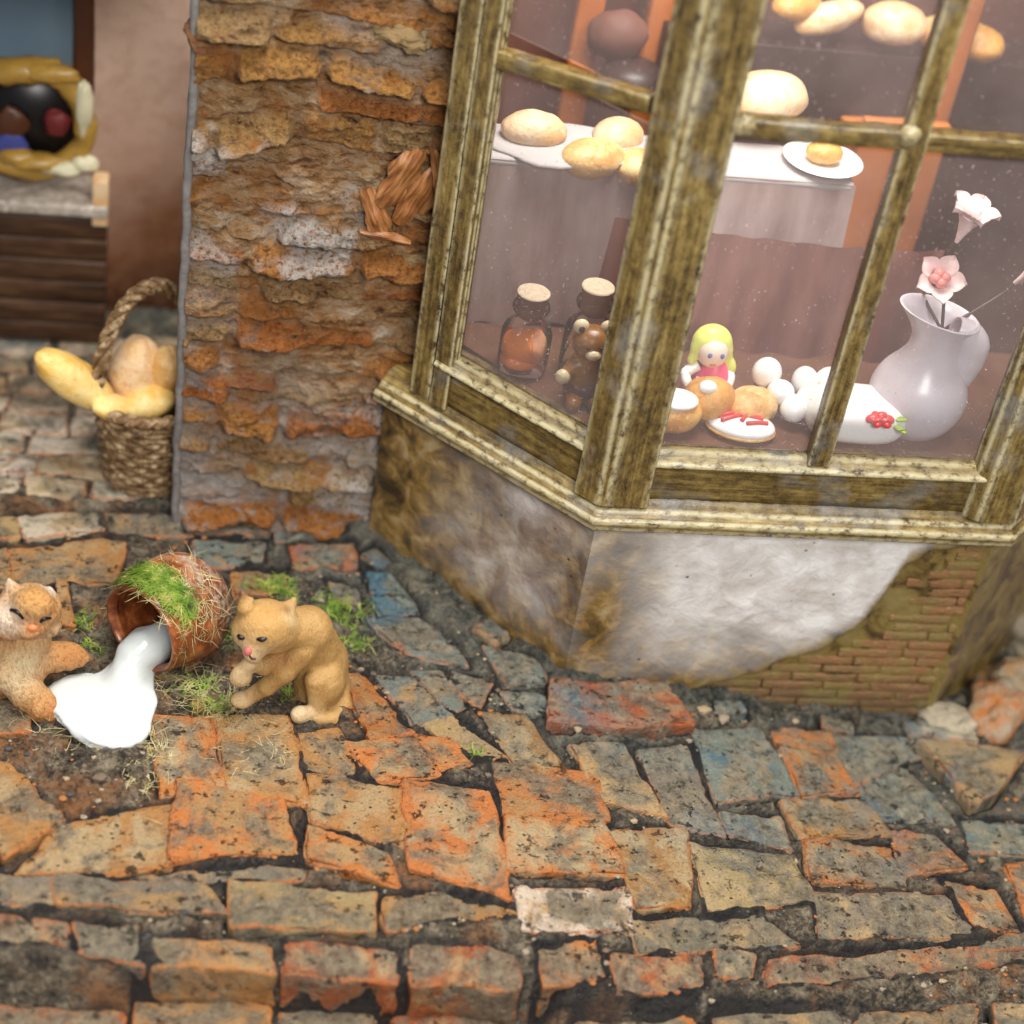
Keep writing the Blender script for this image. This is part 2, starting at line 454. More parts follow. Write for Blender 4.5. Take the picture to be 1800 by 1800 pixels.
def pillar_brick_mat():
    t = NT('bark_brick'); P = t.pos(); E = t.attr('edge')
    st = t.mapv(P, (1, 1, 3.2))
    n1 = t.noise(P, .8, 5); n2 = t.noise(st, 3, 7, .68, .6); n3 = t.noise(st, 11, 5, .7)
    c = t.mix(t.th(n2, .48, .64), t.ocol(), (.40, .24, .09))
    c = t.mix(t.th(n3, .56, .72, 0, .8), c, (.50, .41, .31))
    c = t.mix(t.th(n1, .56, .7, 0, .6), c, (.46, .38, .32))
    c = t.mix(t.th(n2, .42, .30, 0, .9), c, (.03, .018, .012))
    c = t.mix(t.th(t.noise(P, 26, 4, .7), .60, .70, 0, .7), c, (.58, .52, .46))
    hgt = t.ma('ADD', n2, t.ma('MULTIPLY', n3, .7))
    return t.fin(c, t.th(n3, .3, .7, .35, .65), t.bump(hgt, 1, .2), .45)
def pillar_plaster_mat():
    t = NT('rough_render'); P = t.pos()
    st = t.mapv(P, (1, 1, 2.4))
    n1 = t.noise(P, .7, 5); n2 = t.noise(st, 2.6, 7, .68, .5); n3 = t.noise(P, 13, 5, .72)
    c = t.ramp(n2, [(.30, (.020, .014, .011)), (.38, (.20, .09, .035)), (.47, (.44, .235, .095)), (.58, (.55, .37, .22)), (.74, (.78, .66, .54))])
    x, z = t.sep(P, 0), t.sep(P, 2)
    lowl = t.ma('MULTIPLY', t.th(t.ma('ADD', z, t.ma('MULTIPLY', x, 1.0)), 5.6, 3.2), t.th(n1, .3, .5))
    hi = t.ma('MULTIPLY', t.th(t.ma('ADD', z, t.ma('MULTIPLY', x, .5)), 9.0, 10.6), t.th(n1, .38, .54))
    c = t.mix(t.ma('MULTIPLY', t.ma('MAXIMUM', lowl, hi), .85), c, t.mix(n3, (.33, .30, .29), (.66, .62, .58)))  # pale lime wash
    hot = t.ramp(t.attr('tone'), [(0, (.50, .17, .04)), (.4, (.60, .30, .08)), (.7, (.52, .34, .15)), (1, (.38, .20, .08))])
    c = t.mix(t.ma('MULTIPLY', t.th(t.attr('crest'), .04, .30), t.th(n2, .34, .48)), c, t.mix(t.th(n3, .35, .6), t.mix(1.0, hot, (.45, .4, .35), 'MULTIPLY'), hot))
    c = t.mix(t.th(t.noise(P, 1.5, 5, .6), .54, .66, 0, .7), c, (.42, .15, .03))
    lm = t.ma('MULTIPLY', t.th(t.noise(t.mapv(P, loc=(2, 5, 9)), .62, 4), .54, .62), t.th(n3, .36, .52))
    c = t.mix(t.ma('MULTIPLY', lm, .8), c, t.mix(n3, (.42, .38, .36), (.78, .74, .70)))
    c = t.mix(t.th(n3, .40, .28, 0, .9), c, (.025, .018, .014))
    hgt = t.ma('ADD', t.ma('MULTIPLY', n2, .8), n3)
    return t.fin(c, t.th(n3, .3, .7, .34, .65), t.bump(hgt, 1, .2), .45)
def bay_plaster_mat():
    t = NT('aged_plaster'); P = t.pos()
    n1 = t.noise(P, .75, 5, .55, .4); n2 = t.noise(P, 2.2, 6, .6, .5); n3 = t.noise(P, 14, 4, .6)
    c = t.mix(t.th(n2, .35, .7), (.56, .52, .49), (.80, .785, .775))
    x, y, z = t.sep(P, 0), t.sep(P, 1), t.sep(P, 2)
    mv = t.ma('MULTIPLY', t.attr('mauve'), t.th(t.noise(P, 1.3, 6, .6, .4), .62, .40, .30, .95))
    c = t.mix(mv, c, t.mix(n2, (.17, .11, .085), (.34, .26, .225)))                                       # brown-mauve tint, darker on the side faces
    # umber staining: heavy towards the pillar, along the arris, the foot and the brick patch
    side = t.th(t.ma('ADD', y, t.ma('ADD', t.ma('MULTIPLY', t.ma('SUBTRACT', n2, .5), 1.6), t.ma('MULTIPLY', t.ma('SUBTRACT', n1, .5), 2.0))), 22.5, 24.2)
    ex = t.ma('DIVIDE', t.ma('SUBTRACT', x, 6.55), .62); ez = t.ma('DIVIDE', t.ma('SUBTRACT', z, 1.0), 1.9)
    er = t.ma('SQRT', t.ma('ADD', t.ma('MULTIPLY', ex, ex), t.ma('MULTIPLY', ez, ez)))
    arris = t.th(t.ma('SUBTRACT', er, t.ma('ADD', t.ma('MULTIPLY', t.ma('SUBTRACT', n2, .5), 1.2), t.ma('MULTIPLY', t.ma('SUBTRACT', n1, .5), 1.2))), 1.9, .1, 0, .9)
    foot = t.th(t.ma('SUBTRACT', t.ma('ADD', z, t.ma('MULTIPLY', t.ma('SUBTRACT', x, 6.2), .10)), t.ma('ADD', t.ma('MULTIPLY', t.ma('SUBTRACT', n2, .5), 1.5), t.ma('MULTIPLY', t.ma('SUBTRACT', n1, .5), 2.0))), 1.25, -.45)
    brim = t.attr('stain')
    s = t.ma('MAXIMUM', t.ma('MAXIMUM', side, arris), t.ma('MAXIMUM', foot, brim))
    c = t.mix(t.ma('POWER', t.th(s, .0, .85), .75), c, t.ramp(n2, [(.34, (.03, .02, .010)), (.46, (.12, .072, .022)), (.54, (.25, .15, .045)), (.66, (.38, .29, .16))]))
    c = t.mix(t.ma('MULTIPLY', t.ma('MULTIPLY', brim, t.th(n2, .42, .56)), .8), c, (.21, .165, .05))
    sp = t.ma('MULTIPLY', t.th(t.voro(t.mapv(P, rot=(.5, .8, .3)), 3.7), .11, .05), t.th(t.noise(P, 1.9, 3), .52, .58))
    c = t.mix(t.ma('MULTIPLY', sp, .9), c, (.02, .015, .012))
    fib = t.noise(P, 5, 6, .6, .8)
    hgt = t.ma('ADD', t.ma('MULTIPLY', n2, 1.0), t.ma('MULTIPLY', fib, .5))
    hgt = t.ma('SUBTRACT', hgt, t.ma('MULTIPLY', sp, .8))
    return t.fin(c, .34, t.bump(hgt, .5, .10), .5)
def thin_brick_mat():
    t = NT('mossy_thin_brick'); P = t.pos(); n2 = t.noise(P, 2.2, 6, .6); n3 = t.noise(t.mapv(P, (1, 1, 3)), 9, 4, .65)
    c = t.mix(t.th(n3, .40, .68), t.ocol(), (.33, .15, .055))
    c = t.mix(t.th(t.ma('SUBTRACT', n2, t.th(t.sep(P, 0), 9.5, 12.2, 0, .10)), .40, .54, 0, .8), c, (.225, .175, .05))
    c = t.mix(t.th(n3, .62, .72, 0, .7), c, (.45, .37, .25))
    c = t.mix(t.th(t.ma('ADD', t.sep(P, 2), t.ma('MULTIPLY', n2, .6)), .2, -.7, 0, .7), c, (.07, .05, .03))
    return t.fin(c, .5, t.bump(n3, .8, .05), .4)
def wood_mat():
    t = NT('brushed_gilt_wood'); L = t.attr('loc', 'Vector'); E = t.attr('edge'); P = t.pos()
    n1 = t.noise(t.mapv(L, (.35, 7, 7)), 2.2, 8, .66, .3); n2 = t.noise(t.mapv(L, (1, 1.6, 1.6)), 5, 7, .72); n3 = t.noise(P, .7, 4); n5 = t.noise(P, 26, 4, .7)
    m = t.ma('ADD', t.ma('MULTIPLY', n1, .5), t.ma('MULTIPLY', n2, .5))
    m = t.ma('ADD', m, t.th(n3, .3, .7, -.05, .05))
    c = t.ramp(m, [(.34, (.020, .013, .006)), (.44, (.085, .053, .016)), (.52, (.165, .108, .030)), (.60, (.27, .19, .058)), (.72, (.46, .36, .15))])
    g = t.ma('MULTIPLY', t.th(t.noise(t.mapv(P, loc=(5, 1, 9)), 1.1, 5), .55, .66), .5)
    c = t.mix(g, c, t.mix(n2, (.07, .072, .075), (.32, .32, .32)))                                       # slate-grey rubs
    e = t.ma('MULTIPLY', t.th(E, .25, .9), t.th(n2, .36, .52))
    c = t.mix(t.ma('MULTIPLY', e, .7), c, (.62, .55, .34))                                              # pale rubbed arrises
    c = t.mix(t.th(n5, .63, .71, 0, .4), c, (.56, .46, .22))
    c = t.mix(t.th(n5, .38, .29, 0, .6), c, (.014, .010, .007))
    return t.fin(c, t.th(n2, .3, .7, .20, .40), t.bump(t.ma('ADD', t.ma('MULTIPLY', n1, .4), t.ma('MULTIPLY', n2, .7)), .4, .035), .65)
def glass_mat():
    t = NT('hazy_dusty_pane'); P = t.pos()
    tr = t.nd('ShaderNodeBsdfTransparent'); tr.inputs[0].default_value = (.96, .97, .98, 1)
    df = t.nd('ShaderNodeBsdfDiffuse'); df.inputs[0].default_value = (.78, .60, .57, 1)
    gl = t.nd('ShaderNodeBsdfGlossy'); gl.inputs['Roughness'].default_value = .06
    sp = t.ma('MAXIMUM', t.th(t.noise(P, 20, 3, .6), .66, .72, 0, .7), t.th(t.noise(t.mapv(P, (1, 1, 3), rot=(.4, .5, .2)), 9, 2), .76, .8, 0, .3))
    sp2 = t.ma('MULTIPLY', sp, t.th(t.noise(P, 1.2, 3), .38, .56))
    haze = t.ma('ADD', t.th(t.noise(P, .8, 3), .3, .7, .07, .125), sp2)  # reflected haze put into the pane colour, plus real dust specks
    m1 = t.nd('ShaderNodeMixShader'); t.put(m1.inputs[0], haze); t.t.links.new(tr.outputs[0], m1.inputs[1]); t.t.links.new(df.outputs[0], m1.inputs[2])
    fr = t.nd('ShaderNodeFresnel'); fr.inputs[0].default_value = 1.22
    m2 = t.nd('ShaderNodeMixShader'); t.put(m2.inputs[0], fr.outputs[0]); t.t.links.new(m1.outputs[0], m2.inputs[1]); t.t.links.new(gl.outputs[0], m2.inputs[2])
    t.t.links.new(m2.outputs[0], t.o.inputs[0])
    return t.m
def bottle_mat():
    t = NT('bottle_glass')
    tr = t.nd('ShaderNodeBsdfTransparent'); tr.inputs[0].default_value = (1, 1, 1, 1)
    gl = t.nd('ShaderNodeBsdfGlossy'); gl.inputs['Roughness'].default_value = .04
    fr = t.nd('ShaderNodeFresnel'); fr.inputs[0].default_value = 1.25
    m2 = t.nd('ShaderNodeMixShader'); t.put(m2.inputs[0], fr.outputs[0]); t.t.links.new(tr.outputs[0], m2.inputs[1]); t.t.links.new(gl.outputs[0], m2.inputs[2])
    t.t.links.new(m2.outputs[0], t.o.inputs[0])
    return t.m
def fur_mat(name, bscale=26, bstr=.5, dark=.5):   # colour painted per vertex
    t = NT(name); P = t.pos(); c = t.attr('col', 'Color')
    n = t.noise(P, 5, 5, .6); f = t.noise(t.mapv(P, (1, 1, .32), rot=(.35, .25, 0)), bscale, 4, .65)
    c = t.mix(t.th(n, .45, .7, 0, .45), c, t.mix(1.0, c, (.78, .62, .45), 'MULTIPLY'))
    c = t.mix(t.th(f, .48, .3, 0, dark), c, t.mix(1.0, c, (.5, .33, .2), 'MULTIPLY'))
    return t.fin(c, .48, t.bump(f, bstr, .07), .4, Subsurface_Weight=.12, Subsurface_Radius=(.12, .06, .03))
def clay_mat():
    t = NT('glazed_clay'); P = t.pos(); n = t.noise(P, 3, 6, .6); n2 = t.noise(P, 9, 5, .7)
    c = t.ramp(n, [(.3, (.06, .014, .006)), (.5, (.17, .045, .014)), (.65, (.36, .12, .035)), (.8, (.48, .22, .09))])
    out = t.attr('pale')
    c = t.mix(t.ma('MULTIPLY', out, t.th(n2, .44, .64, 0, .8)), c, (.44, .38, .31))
    return t.fin(c, t.th(out, 0, 1, .16, .5), t.bump(n2, .35, .03), .55)
def fibre_mat(name, stops, scale=3):
    t = NT(name); c = t.ramp(t.noise(t.pos(), scale, 3), stops)
    return t.fin(c, .6, None, .3, Subsurface_Weight=.0)
def bread_mat(name, a, b):
    t = NT(name); P = t.pos(); n = t.noise(P, 2.2, 7, .62, .5); n2 = t.noise(P, 11, 5, .7)
    c = t.mix(t.th(n, .38, .62), a, b); c = t.mix(t.th(n2, .56, .70, 0, .6), c, t.mix(1.0, a, (.62, .42, .25), 'MULTIPLY')); c = t.mix(t.th(n2, .42, .30, 0, .5), c, (.84, .74, .56))
    return t.fin(c, .3, t.bump(t.ma('ADD', n, t.ma('MULTIPLY', n2, .5)), .6, .06), .5, Subsurface_Weight=.1, Subsurface_Radius=(.2, .12, .06))
def wall_mat():
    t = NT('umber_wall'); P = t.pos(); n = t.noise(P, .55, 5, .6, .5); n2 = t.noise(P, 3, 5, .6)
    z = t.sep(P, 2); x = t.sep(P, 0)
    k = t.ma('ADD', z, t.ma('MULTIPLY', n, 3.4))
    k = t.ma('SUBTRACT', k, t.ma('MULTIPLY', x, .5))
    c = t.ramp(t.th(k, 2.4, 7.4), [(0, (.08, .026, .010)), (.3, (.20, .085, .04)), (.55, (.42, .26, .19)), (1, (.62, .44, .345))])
    c = t.mix(t.th(n2, .45, .7, 0, .35), c, (.32, .17, .10))
    return t.fin(c, .6, t.bump(n2, .3, .04), .3)
def weave_mat():
    t = NT('wicker'); P = t.pos(); n = t.noise(P, 6, 5, .65)
    c = t.ramp(n, [(.3, (.06, .03, .012)), (.5, (.20, .115, .05)), (.7, (.58, .44, .27))])
    return t.fin(c, .55, t.bump(n, .5, .04), .35)
def marble_mat():
    t = NT('veined_marble'); P = t.pos(); n = t.noise(P, 3, 7, .7, 1)
    return t.fin(t.ramp(n, [(.3, (.20, .17, .14)), (.5, (.38, .33, .28)), (.7, (.66, .60, .53))]), .3, None, .5)
def dark_slat_mat():
    t = NT('dark_walnut'); L = t.attr('loc', 'Vector'); n = t.noise(t.mapv(L, (.5, 4, 4)), 2.2, 6, .65)
    return t.fin(t.ramp(n, [(.3, (.022, .009, .004)), (.5, (.055, .024, .011)), (.75, (.13, .065, .03))]), .45, t.bump(n, .4, .04), .4)
def rock_mat():
    t = NT('loose_stone'); P = t.pos(); n = t.noise(P, 2.2, 7, .68); n2 = t.noise(P, 10, 5, .7)
    c = t.mix(t.th(n, .38, .62), t.ocol(), (.32, .27, .19)); c = t.mix(t.th(n2, .38, .25, 0, .9), c, (.03, .025, .02)); c = t.mix(t.th(n2, .6, .75, 0, .6), c, (.55, .47, .34))
    return t.fin(c, .55, t.bump(t.ma('ADD', n, t.ma('MULTIPLY', n2, .6)), .9, .1), .4)
def neighbour_mat():
    t = NT('umber_rock_face'); P = t.pos(); n = t.noise(P, .9, 6, .6, .6); n2 = t.noise(P, 4, 6, .65)
    c = t.ramp(n, [(.3, (.05, .05, .045)), (.42, (.17, .155, .10)), (.5, (.34, .18, .07)), (.6, (.47, .25, .10)), (.72, (.40, .33, .22))])
    c = t.mix(t.th(n2, .42, .28, 0, .85), c, (.03, .026, .02))
    return t.fin(c, .55, t.bump(n2, .8, .12), .4)
def cloth_mat():
    t = NT('mauve_cloth'); P = t.pos(); n = t.noise(t.mapv(P, (1, 1, .25)), 1.8, 4)
    c = t.mix(t.th(n, .3, .7), (.50, .40, .375), (.27, .175, .155))
    return t.fin(c, .7, None, .25)
def cloth2_mat():
    t = NT('brown_cloth'); P = t.pos(); n = t.noise(t.mapv(P, (1, 1, .25)), 1.8, 4)
    return t.fin(t.mix(t.th(n, .3, .7), (.25, .12, .095), (.12, .04, .03)), .7, None, .25)
def painting_mat():
    t = NT('landscape_print'); P = t.pos(); n = t.noise(P, .9, 4, .5, .6); z = t.sep(P, 2); x = t.sep(P, 0)
    k = t.ma('ADD', t.ma('SUBTRACT', z, t.ma('MULTIPLY', x, .55)), t.ma('MULTIPLY', n, 1.4))
    c = t.ramp(t.th(k, 6.1, 8.1), [(0, (.035, .025, .012)), (.35, (.06, .045, .016)), (.42, (.33, .14, .06)), (.5, (.28, .20, .13)), (.58, (.16, .22, .27)), (1, (.13, .20, .27))])
    return t.fin(c, .4, None, .4)

M = {}
M['brick'] = paving_mat(); M['bed'] = bed_mat(); M['pbrick'] = pillar_brick_mat(); M['pplaster'] = pillar_plaster_mat()
M['bayplaster'] = bay_plaster_mat(); M['thin'] = thin_brick_mat(); M['wood'] = wood_mat(); M['glass'] = glass_mat(); M['bottle'] = bottle_mat()
M['cat1'] = fur_mat('ginger_fur', 20, 1.0, .9); M['cat2'] = fur_mat('tan_fur', 30, .5, .38); M['clay'] = clay_mat()
M['moss'] = fibre_mat('moss_fibre', [(.3, (.04, .07, .008)), (.45, (.12, .22, .022)), (.58, (.24, .32, .045)), (.72, (.42, .38, .11))], 5)
M['straw'] = fibre_mat('dry_fibre', [(.3, (.16, .13, .05)), (.5, (.40, .34, .16)), (.7, (.60, .52, .30))], 5)
M['milk'] = plain('milk', (.55, .58, .57), .14, .5, 3.5, .10, .25, Subsurface_Weight=.2, Subsurface_Radius=(.1, .1, .1))
M['wall'] = wall_mat(); M['weave'] = weave_mat(); M['marble'] = marble_mat(); M['slat'] = dark_slat_mat(); M['rock'] = rock_mat(); M['neigh'] = neighbour_mat()
M['jamb'] = plain('grey_brown_jamb', (.15, .115, .09), .5, .4, 3.5, .85, .6); M['cloth'] = cloth_mat(); M['cloth2'] = cloth2_mat(); M['linen'] = plain('white_linen', (.42, .395, .39), .7, .2); M['paint'] = painting_mat()
M['bread_y'] = bread_mat('yellow_crust', (.78, .47, .10), (.82, .62, .26)); M['bread_b'] = bread_mat('golden_crust', (.62, .30, .07), (.80, .55, .24)); M['bread_p'] = bread_mat('pale_crust', (.72, .44, .20), (.80, .62, .42))
M['bread_t'] = bread_mat('toasted_crust', (.60, .27, .05), (.72, .40, .10))
M['cork'] = plain('cork', (.62, .50, .36), .8, .2, 12, .5, .3); M['corkside'] = plain('cork_side', (.20, .10, .055), .8, .2, 10, .5, .3)
M['white'] = plain('white_glaze', (.82, .82, .80), .3, .5); M['vase'] = plain('lilac_porcelain', (.60, .555, .60), .28, .5, 2, .12)
M['red'] = plain('red_icing', (.62, .05, .055), .25, .5); M['green'] = plain('leaf_green', (.26, .38, .06), .35, .4); M['pink'] = plain('pink_cloth', (.80, .10, .22), .4, .4)
M['petal'] = plain('pale_pink_petal', (.80, .62, .60), .4, .4); M['petalred'] = plain('rose_petal', (.66, .22, .20), .4, .4)
M['yellow'] = plain('lemon_hair', (.68, .72, .16), .35, .4); M['skin'] = plain('doll_skin', (.82, .66, .55), .4, .4); M['eyeblue'] = plain('doll_eye', (.08, .14, .40), .3, .5)
M['orange'] = plain('orange_sweets', (.95, .26, .04), .25, .5); M['orangepale'] = plain('peach_sweet', (.88, .42, .24), .3, .5)
M['bearbrown'] = plain('brown_figurine', (.30, .12, .02), .3, .5, 4, .8); M['bearpale'] = plain('cream_figurine', (.72, .58, .36), .3, .5); M['beardark'] = plain('plum_figurine', (.06, .02, .02), .3, .5)
M['black'] = plain('black_paint', (.006, .005, .006), .35, .4); M['nose'] = plain('pink_nose', (.55, .13, .12), .4, .4); M['nose1'] = plain('orange_nose', (.62, .20, .08), .45, .4)
M['orangewood'] = plain('orange_wood', (.55, .17, .035), .45, .4, 1.5, .5); M['inwall'] = plain('russet_wall', (.17, .075, .055), .6, .3, 1, .6); M['darkwood'] = plain('dark_shelf', (.035, .018, .015), .4, .4, 2, .5)
M['board'] = plain('display_board', (.13, .06, .035), .35, .4, 2.5, .6); M['gold'] = plain('old_gold', (.46, .27, .05), .35, .5, 3, .6, .4); M['goldpale'] = plain('pale_gold', (.66, .62, .42), .4, .5, 3, .3)
M['frame'] = plain('brown_frame', (.09, .03, .012), .4, .4, 2, .6); M['blue'] = plain('blue_dab', (.05, .06, .25), .5, .3); M['crimson'] = plain('crimson_dab', (.14, .02, .02), .5, .3)
M['flake'] = None
def flake_mat():
    t = NT('dry_husk'); L = t.attr('loc', 'Vector'); n = t.noise(t.mapv(L, (.6, 6, 6)), 4, 5, .6)
    return t.fin(t.ramp(n, [(.3, (.09, .03, .01)), (.5, (.28, .105, .03)), (.7, (.45, .23, .09))]), .42, t.bump(n, .5, .04), .45)
M['flake'] = flake_mat()
M['doorstop'] = plain('grey_jamb', (.22, .20, .19), .6, .3, 6, .7, .5)
rng = random.Random(4)
# ================================================================ PAVEMENT
SIDE_N = np.array([-math.sqrt(.5), -math.sqrt(.5), 0.0])       # outward normal of the bay's left side
def ground(X, Y):
    X = np.asarray(X, float); Y = np.asarray(Y, float)
    z = -.14 * np.maximum(0, X - 4.5)
    z = z - .10 * np.maximum(0, 17.3 - Y)
    z = z + .14 * sstep(24.2, 24.9, Y) * sstep(-1.6, .3, X)
    z = z + .06 * np.sin(X * .9 + 1) * np.sin(Y * .7)
    return z
def edge_y(X):
    X = np.asarray(X, float)
    return 15.95 - .05 * np.clip(X, -2, 5) - .02 * X + .1 * np.sin(X * 1.7)
def onground(u, v, dz=0.0):
    z = 0.0
    for _ in range(6):
        p = onz(u, v, z + dz); z = float(ground(p[0], p[1]))
    return p
C_OR, C_TAN, C_BUF, C_GRY, C_RED, C_TEAL, C_PALE = (.42, .145, .034), (.35, .17, .052), (.34, .235, .105), (.17, .14, .10), (.34, .085, .022), (.15, .17, .145), (.50, .43, .31)
TR = [  # outlines of the laid bricks: back left, back right, front right, front left; colour; thickness; lift
 ([(268,1259),(360,1261),(395,1378),(280,1388)], C_OR, .5, .08), ([(377,1258),(506,1263),(539,1411),(402,1384)], C_TAN, .5, .05),
 ([(315,1380),(484,1390),(515,1500),(303,1505)], C_OR, .5, .10), ([(540,1450),(668,1493),(692,1556),(535,1512)], C_OR, .5, .08),
 ([(521,1287),(590,1279),(629,1366),(537,1352)], C_TAN, .4, .0), ([(610,1300),(728,1298),(773,1366),(660,1372)], C_OR, .4, .04),
 ([(603,1190),(640,1190),(720,1283),(648,1298)], C_OR, .4, .05), ([(732,1290),(792,1298),(842,1348),(777,1356)], C_OR, .4, .05),
 ([(535,1366),(703,1390),(720,1488),(550,1443)], C_TAN, .4, .03), ([(713,1378),(857,1400),(886,1572),(728,1522)], C_OR, .5, .07),
 ([(890,1437),(1055,1444),(1094,1538),(898,1530)], C_OR, .55, .10), ([(863,1334),(1040,1362),(1066,1444),(890,1430)], C_OR, .45, .05),
 ([(838,1252),(930,1260),(993,1352),(902,1340)], C_TAN, .4, .03), ([(1000,1318),(1098,1314),(1162,1432),(1065,1410)], C_BUF, .5, .08),
 ([(972,1215),(1158,1215),(1205,1290),(975,1285)], C_RED, .6, .28), ([(1120,1322),(1211,1318),(1268,1464),(1176,1442)], C_GRY, .4, .02),
 ([(1073,1470),(1195,1462),(1214,1586),(1119,1594)], C_TAN, .5, .08), ([(913,1562),(1102,1560),(1110,1640),(930,1630)], C_PALE, .5, .02),
 ([(676,1578),(790,1571),(905,1606),(900,1636),(690,1638)], C_TAN, .5, .06), ([(408,1549),(653,1573),(650,1640),(412,1628)], C_BUF, .45, .04),
 ([(105,1534),(350,1555),(390,1608),(112,1592)], C_GRY, .45, .04), ([(-60,1345),(10,1353),(105,1436),(0,1510)], C_TAN, .5, .12),
 ([(110,1450),(295,1412),(298,1522),(30,1530)], C_TAN, .35, -.03), ([(1217,1287),(1334,1290),(1405,1396),(1262,1404)], C_TEAL, .45, .06),
 ([(1362,1287),(1454,1290),(1503,1391),(1413,1399)], C_OR, .45, .07), ([(1373,1412),(1512,1404),(1562,1472),(1408,1470)], C_TAN, .45, .12),
 ([(1420,1478),(1556,1493),(1590,1565),(1432,1550)], C_OR, .5, .14), ([(1268,1428),(1364,1432),(1394,1488),(1288,1468)], C_TEAL, .35, .0),
 ([(1466,1291),(1586,1302),(1610,1333),(1502,1380)], C_GRY, .4, .04), ([(1614,1318),(1790,1338),(1740,1410),(1700,1425)], C_BUF, .6, .30),
 ([(1510,1382),(1588,1354),(1675,1450),(1548,1438)], C_GRY, .4, .03), ([(1565,1463),(1638,1474),(1706,1528),(1584,1535)], C_OR, .45, .10),
 ([(1658,1548),(1746,1560),(1796,1643),(1709,1624)], C_OR, .45, .08), ([(1770,1520),(1850,1512),(1870,1600),(1804,1606)], C_OR, .45, .06),
 ([(1224,1482),(1388,1508),(1434,1586),(1250,1598)], C_BUF, .4, -.02), ([(1436,1565),(1650,1576),(1704,1645),(1452,1645)], C_GRY, .4, -.02),
 ([(1690,1440),(1830,1450),(1860,1505),(1715,1500)], C_TEAL, .4, .02), ([(20,966),(212,953),(202,1026),(31,1028)], C_TAN, .5, .05),
 ([(39,914),(167,904),(179,940),(47,950)], C_PALE, .5, .08), ([(-90,970),(12,968),(20,1028),(-90,1032)], C_TAN, .5, .04),
 ([(-80,915),(28,912),(34,950),(-80,955)], C_BUF, .5, .05), ([(186,905),(320,902),(330,942),(192,945)], C_GRY, .4, .02),
 ([(338,955),(458,950),(462,990),(345,1000)], C_TEAL, .4, .02), ([(340,905),(470,900),(475,938),(345,944)], C_GRY, .35, -.02),
 ([(485,905),(600,905),(606,940),(490,945)], C_TEAL, .35, -.02), ([(513,960),(622,954),(626,995),(518,1001)], C_RED, .4, .03),
 ([(410,1000),(500,1005),(510,1040),(420,1045)], C_TAN, .35, -.02), ([(570,1020),(628,1036),(640,1070),(580,1050)], C_BUF, .4, .05),
 ([(640,1000),(690,1010),(740,1075),(672,1075)], C_TEAL, .35, .0), ([(640,1085),(735,1085),(800,1130),(700,1140)], C_GRY, .35, .0),
 ([(697,1112),(802,1135),(820,1172),(719,1152)], C_TEAL, .35, .06), ([(795,1178),(868,1200),(842,1246),(787,1203)], C_GRY, .35, .04),
 ([(655,1182),(722,1186),(792,1256),(722,1268)], C_TEAL, .35, .0), ([(735,1265),(802,1260),(882,1326),(832,1334)], C_BUF, .35, .0),
 ([(730,1178),(782,1180),(830,1245),(798,1252)], C_TEAL, .35, -.02), ([(852,1140),(935,1160),(965,1205),(885,1205)], C_TEAL, .4, .08),
 ([(1000,1475),(1060,1470),(1062,1460),(1002,1462)], C_TAN, .3, -.05), ([(880,1215),(950,1222),(975,1262),(905,1250)], C_TEAL, .4, .05),
 ([(1580,1150),(1640,1150),(1660,1190),(1590,1195)], C_GRY, .3, -.1),
 ([(235,1530),(520,1520),(515,1545),(245,1552)], C_GRY, .3, -.06), ([(-60,1530),(90,1540),(95,1590),(-60,1580)], C_GRY, .4, .0),
 ([(93,1038),(117,1036),(134,1106),(100,1108)], C_TAN, .5, .22), ([(1590,1280),(1700,1285),(1712,1318),(1600,1305)], C_PALE, .5, .22),
 ([(1715,1655),(1850,1620),(1860,1660),(1720,1668)], C_GRY, .3, -.03), ([(1120,1610),(1330,1612),(1400,1660),(1130,1670)], C_GRY, .3, -.06),
]
TR = [(q if len(q) == 4 else [q[0], q[1], q[2], q[4]], c, t, l) for q, c, t, l in TR]
EDGE = [ # the front course, its outer face falls to the lower ledge
 ([(-80,1590),(120,1612),(130,1668),(-80,1640)], C_RED, .85), ([(130,1612),(245,1625),(250,1690),(138,1672)], C_GRY, .8), ([(255,1638),(480,1652),(492,1708),(262,1690)], C_TAN, .75),
 ([(498,1655),(700,1665),(706,1728),(500,1710)], C_RED, .75), ([(722,1650),(905,1668),(915,1740),(728,1732)], C_RED, .75), ([(940,1660),(1050,1645),(1070,1712),(950,1738)], C_OR, .7),
 ([(1075,1675),(1240,1668),(1246,1738),(1080,1745)], C_RED, .75), ([(1345,1682),(1830,1650),(1836,1698),(1338,1736)], C_RED, .62),
 ([(1252,1662),(1335,1670),(1330,1715),(1255,1718)], C_GRY, .4)]
LEDGE = [([(-80,1765),(215,1775),(225,1850),(-80,1850)], C_RED), ([(232,1752),(470,1765),(480,1815),(236,1805)], C_TAN), ([(485,1770),(660,1775),(670,1815),(490,1815)], C_GRY), ([(680,1768),(905,1772),(910,1830),(690,1830)], C_RED), ([(1000,1775),(1215,1772),(1225,1830),(1010,1830)], C_OR),
 ([(1240,1778),(1480,1770),(1490,1830),(1250,1830)], C_GRY), ([(1500,1772),(1720,1762),(1725,1830),(1505,1830)], C_TAN), ([(1740,1760),(1900,1755),(1900,1830),(1745,1830)], C_GRY)]

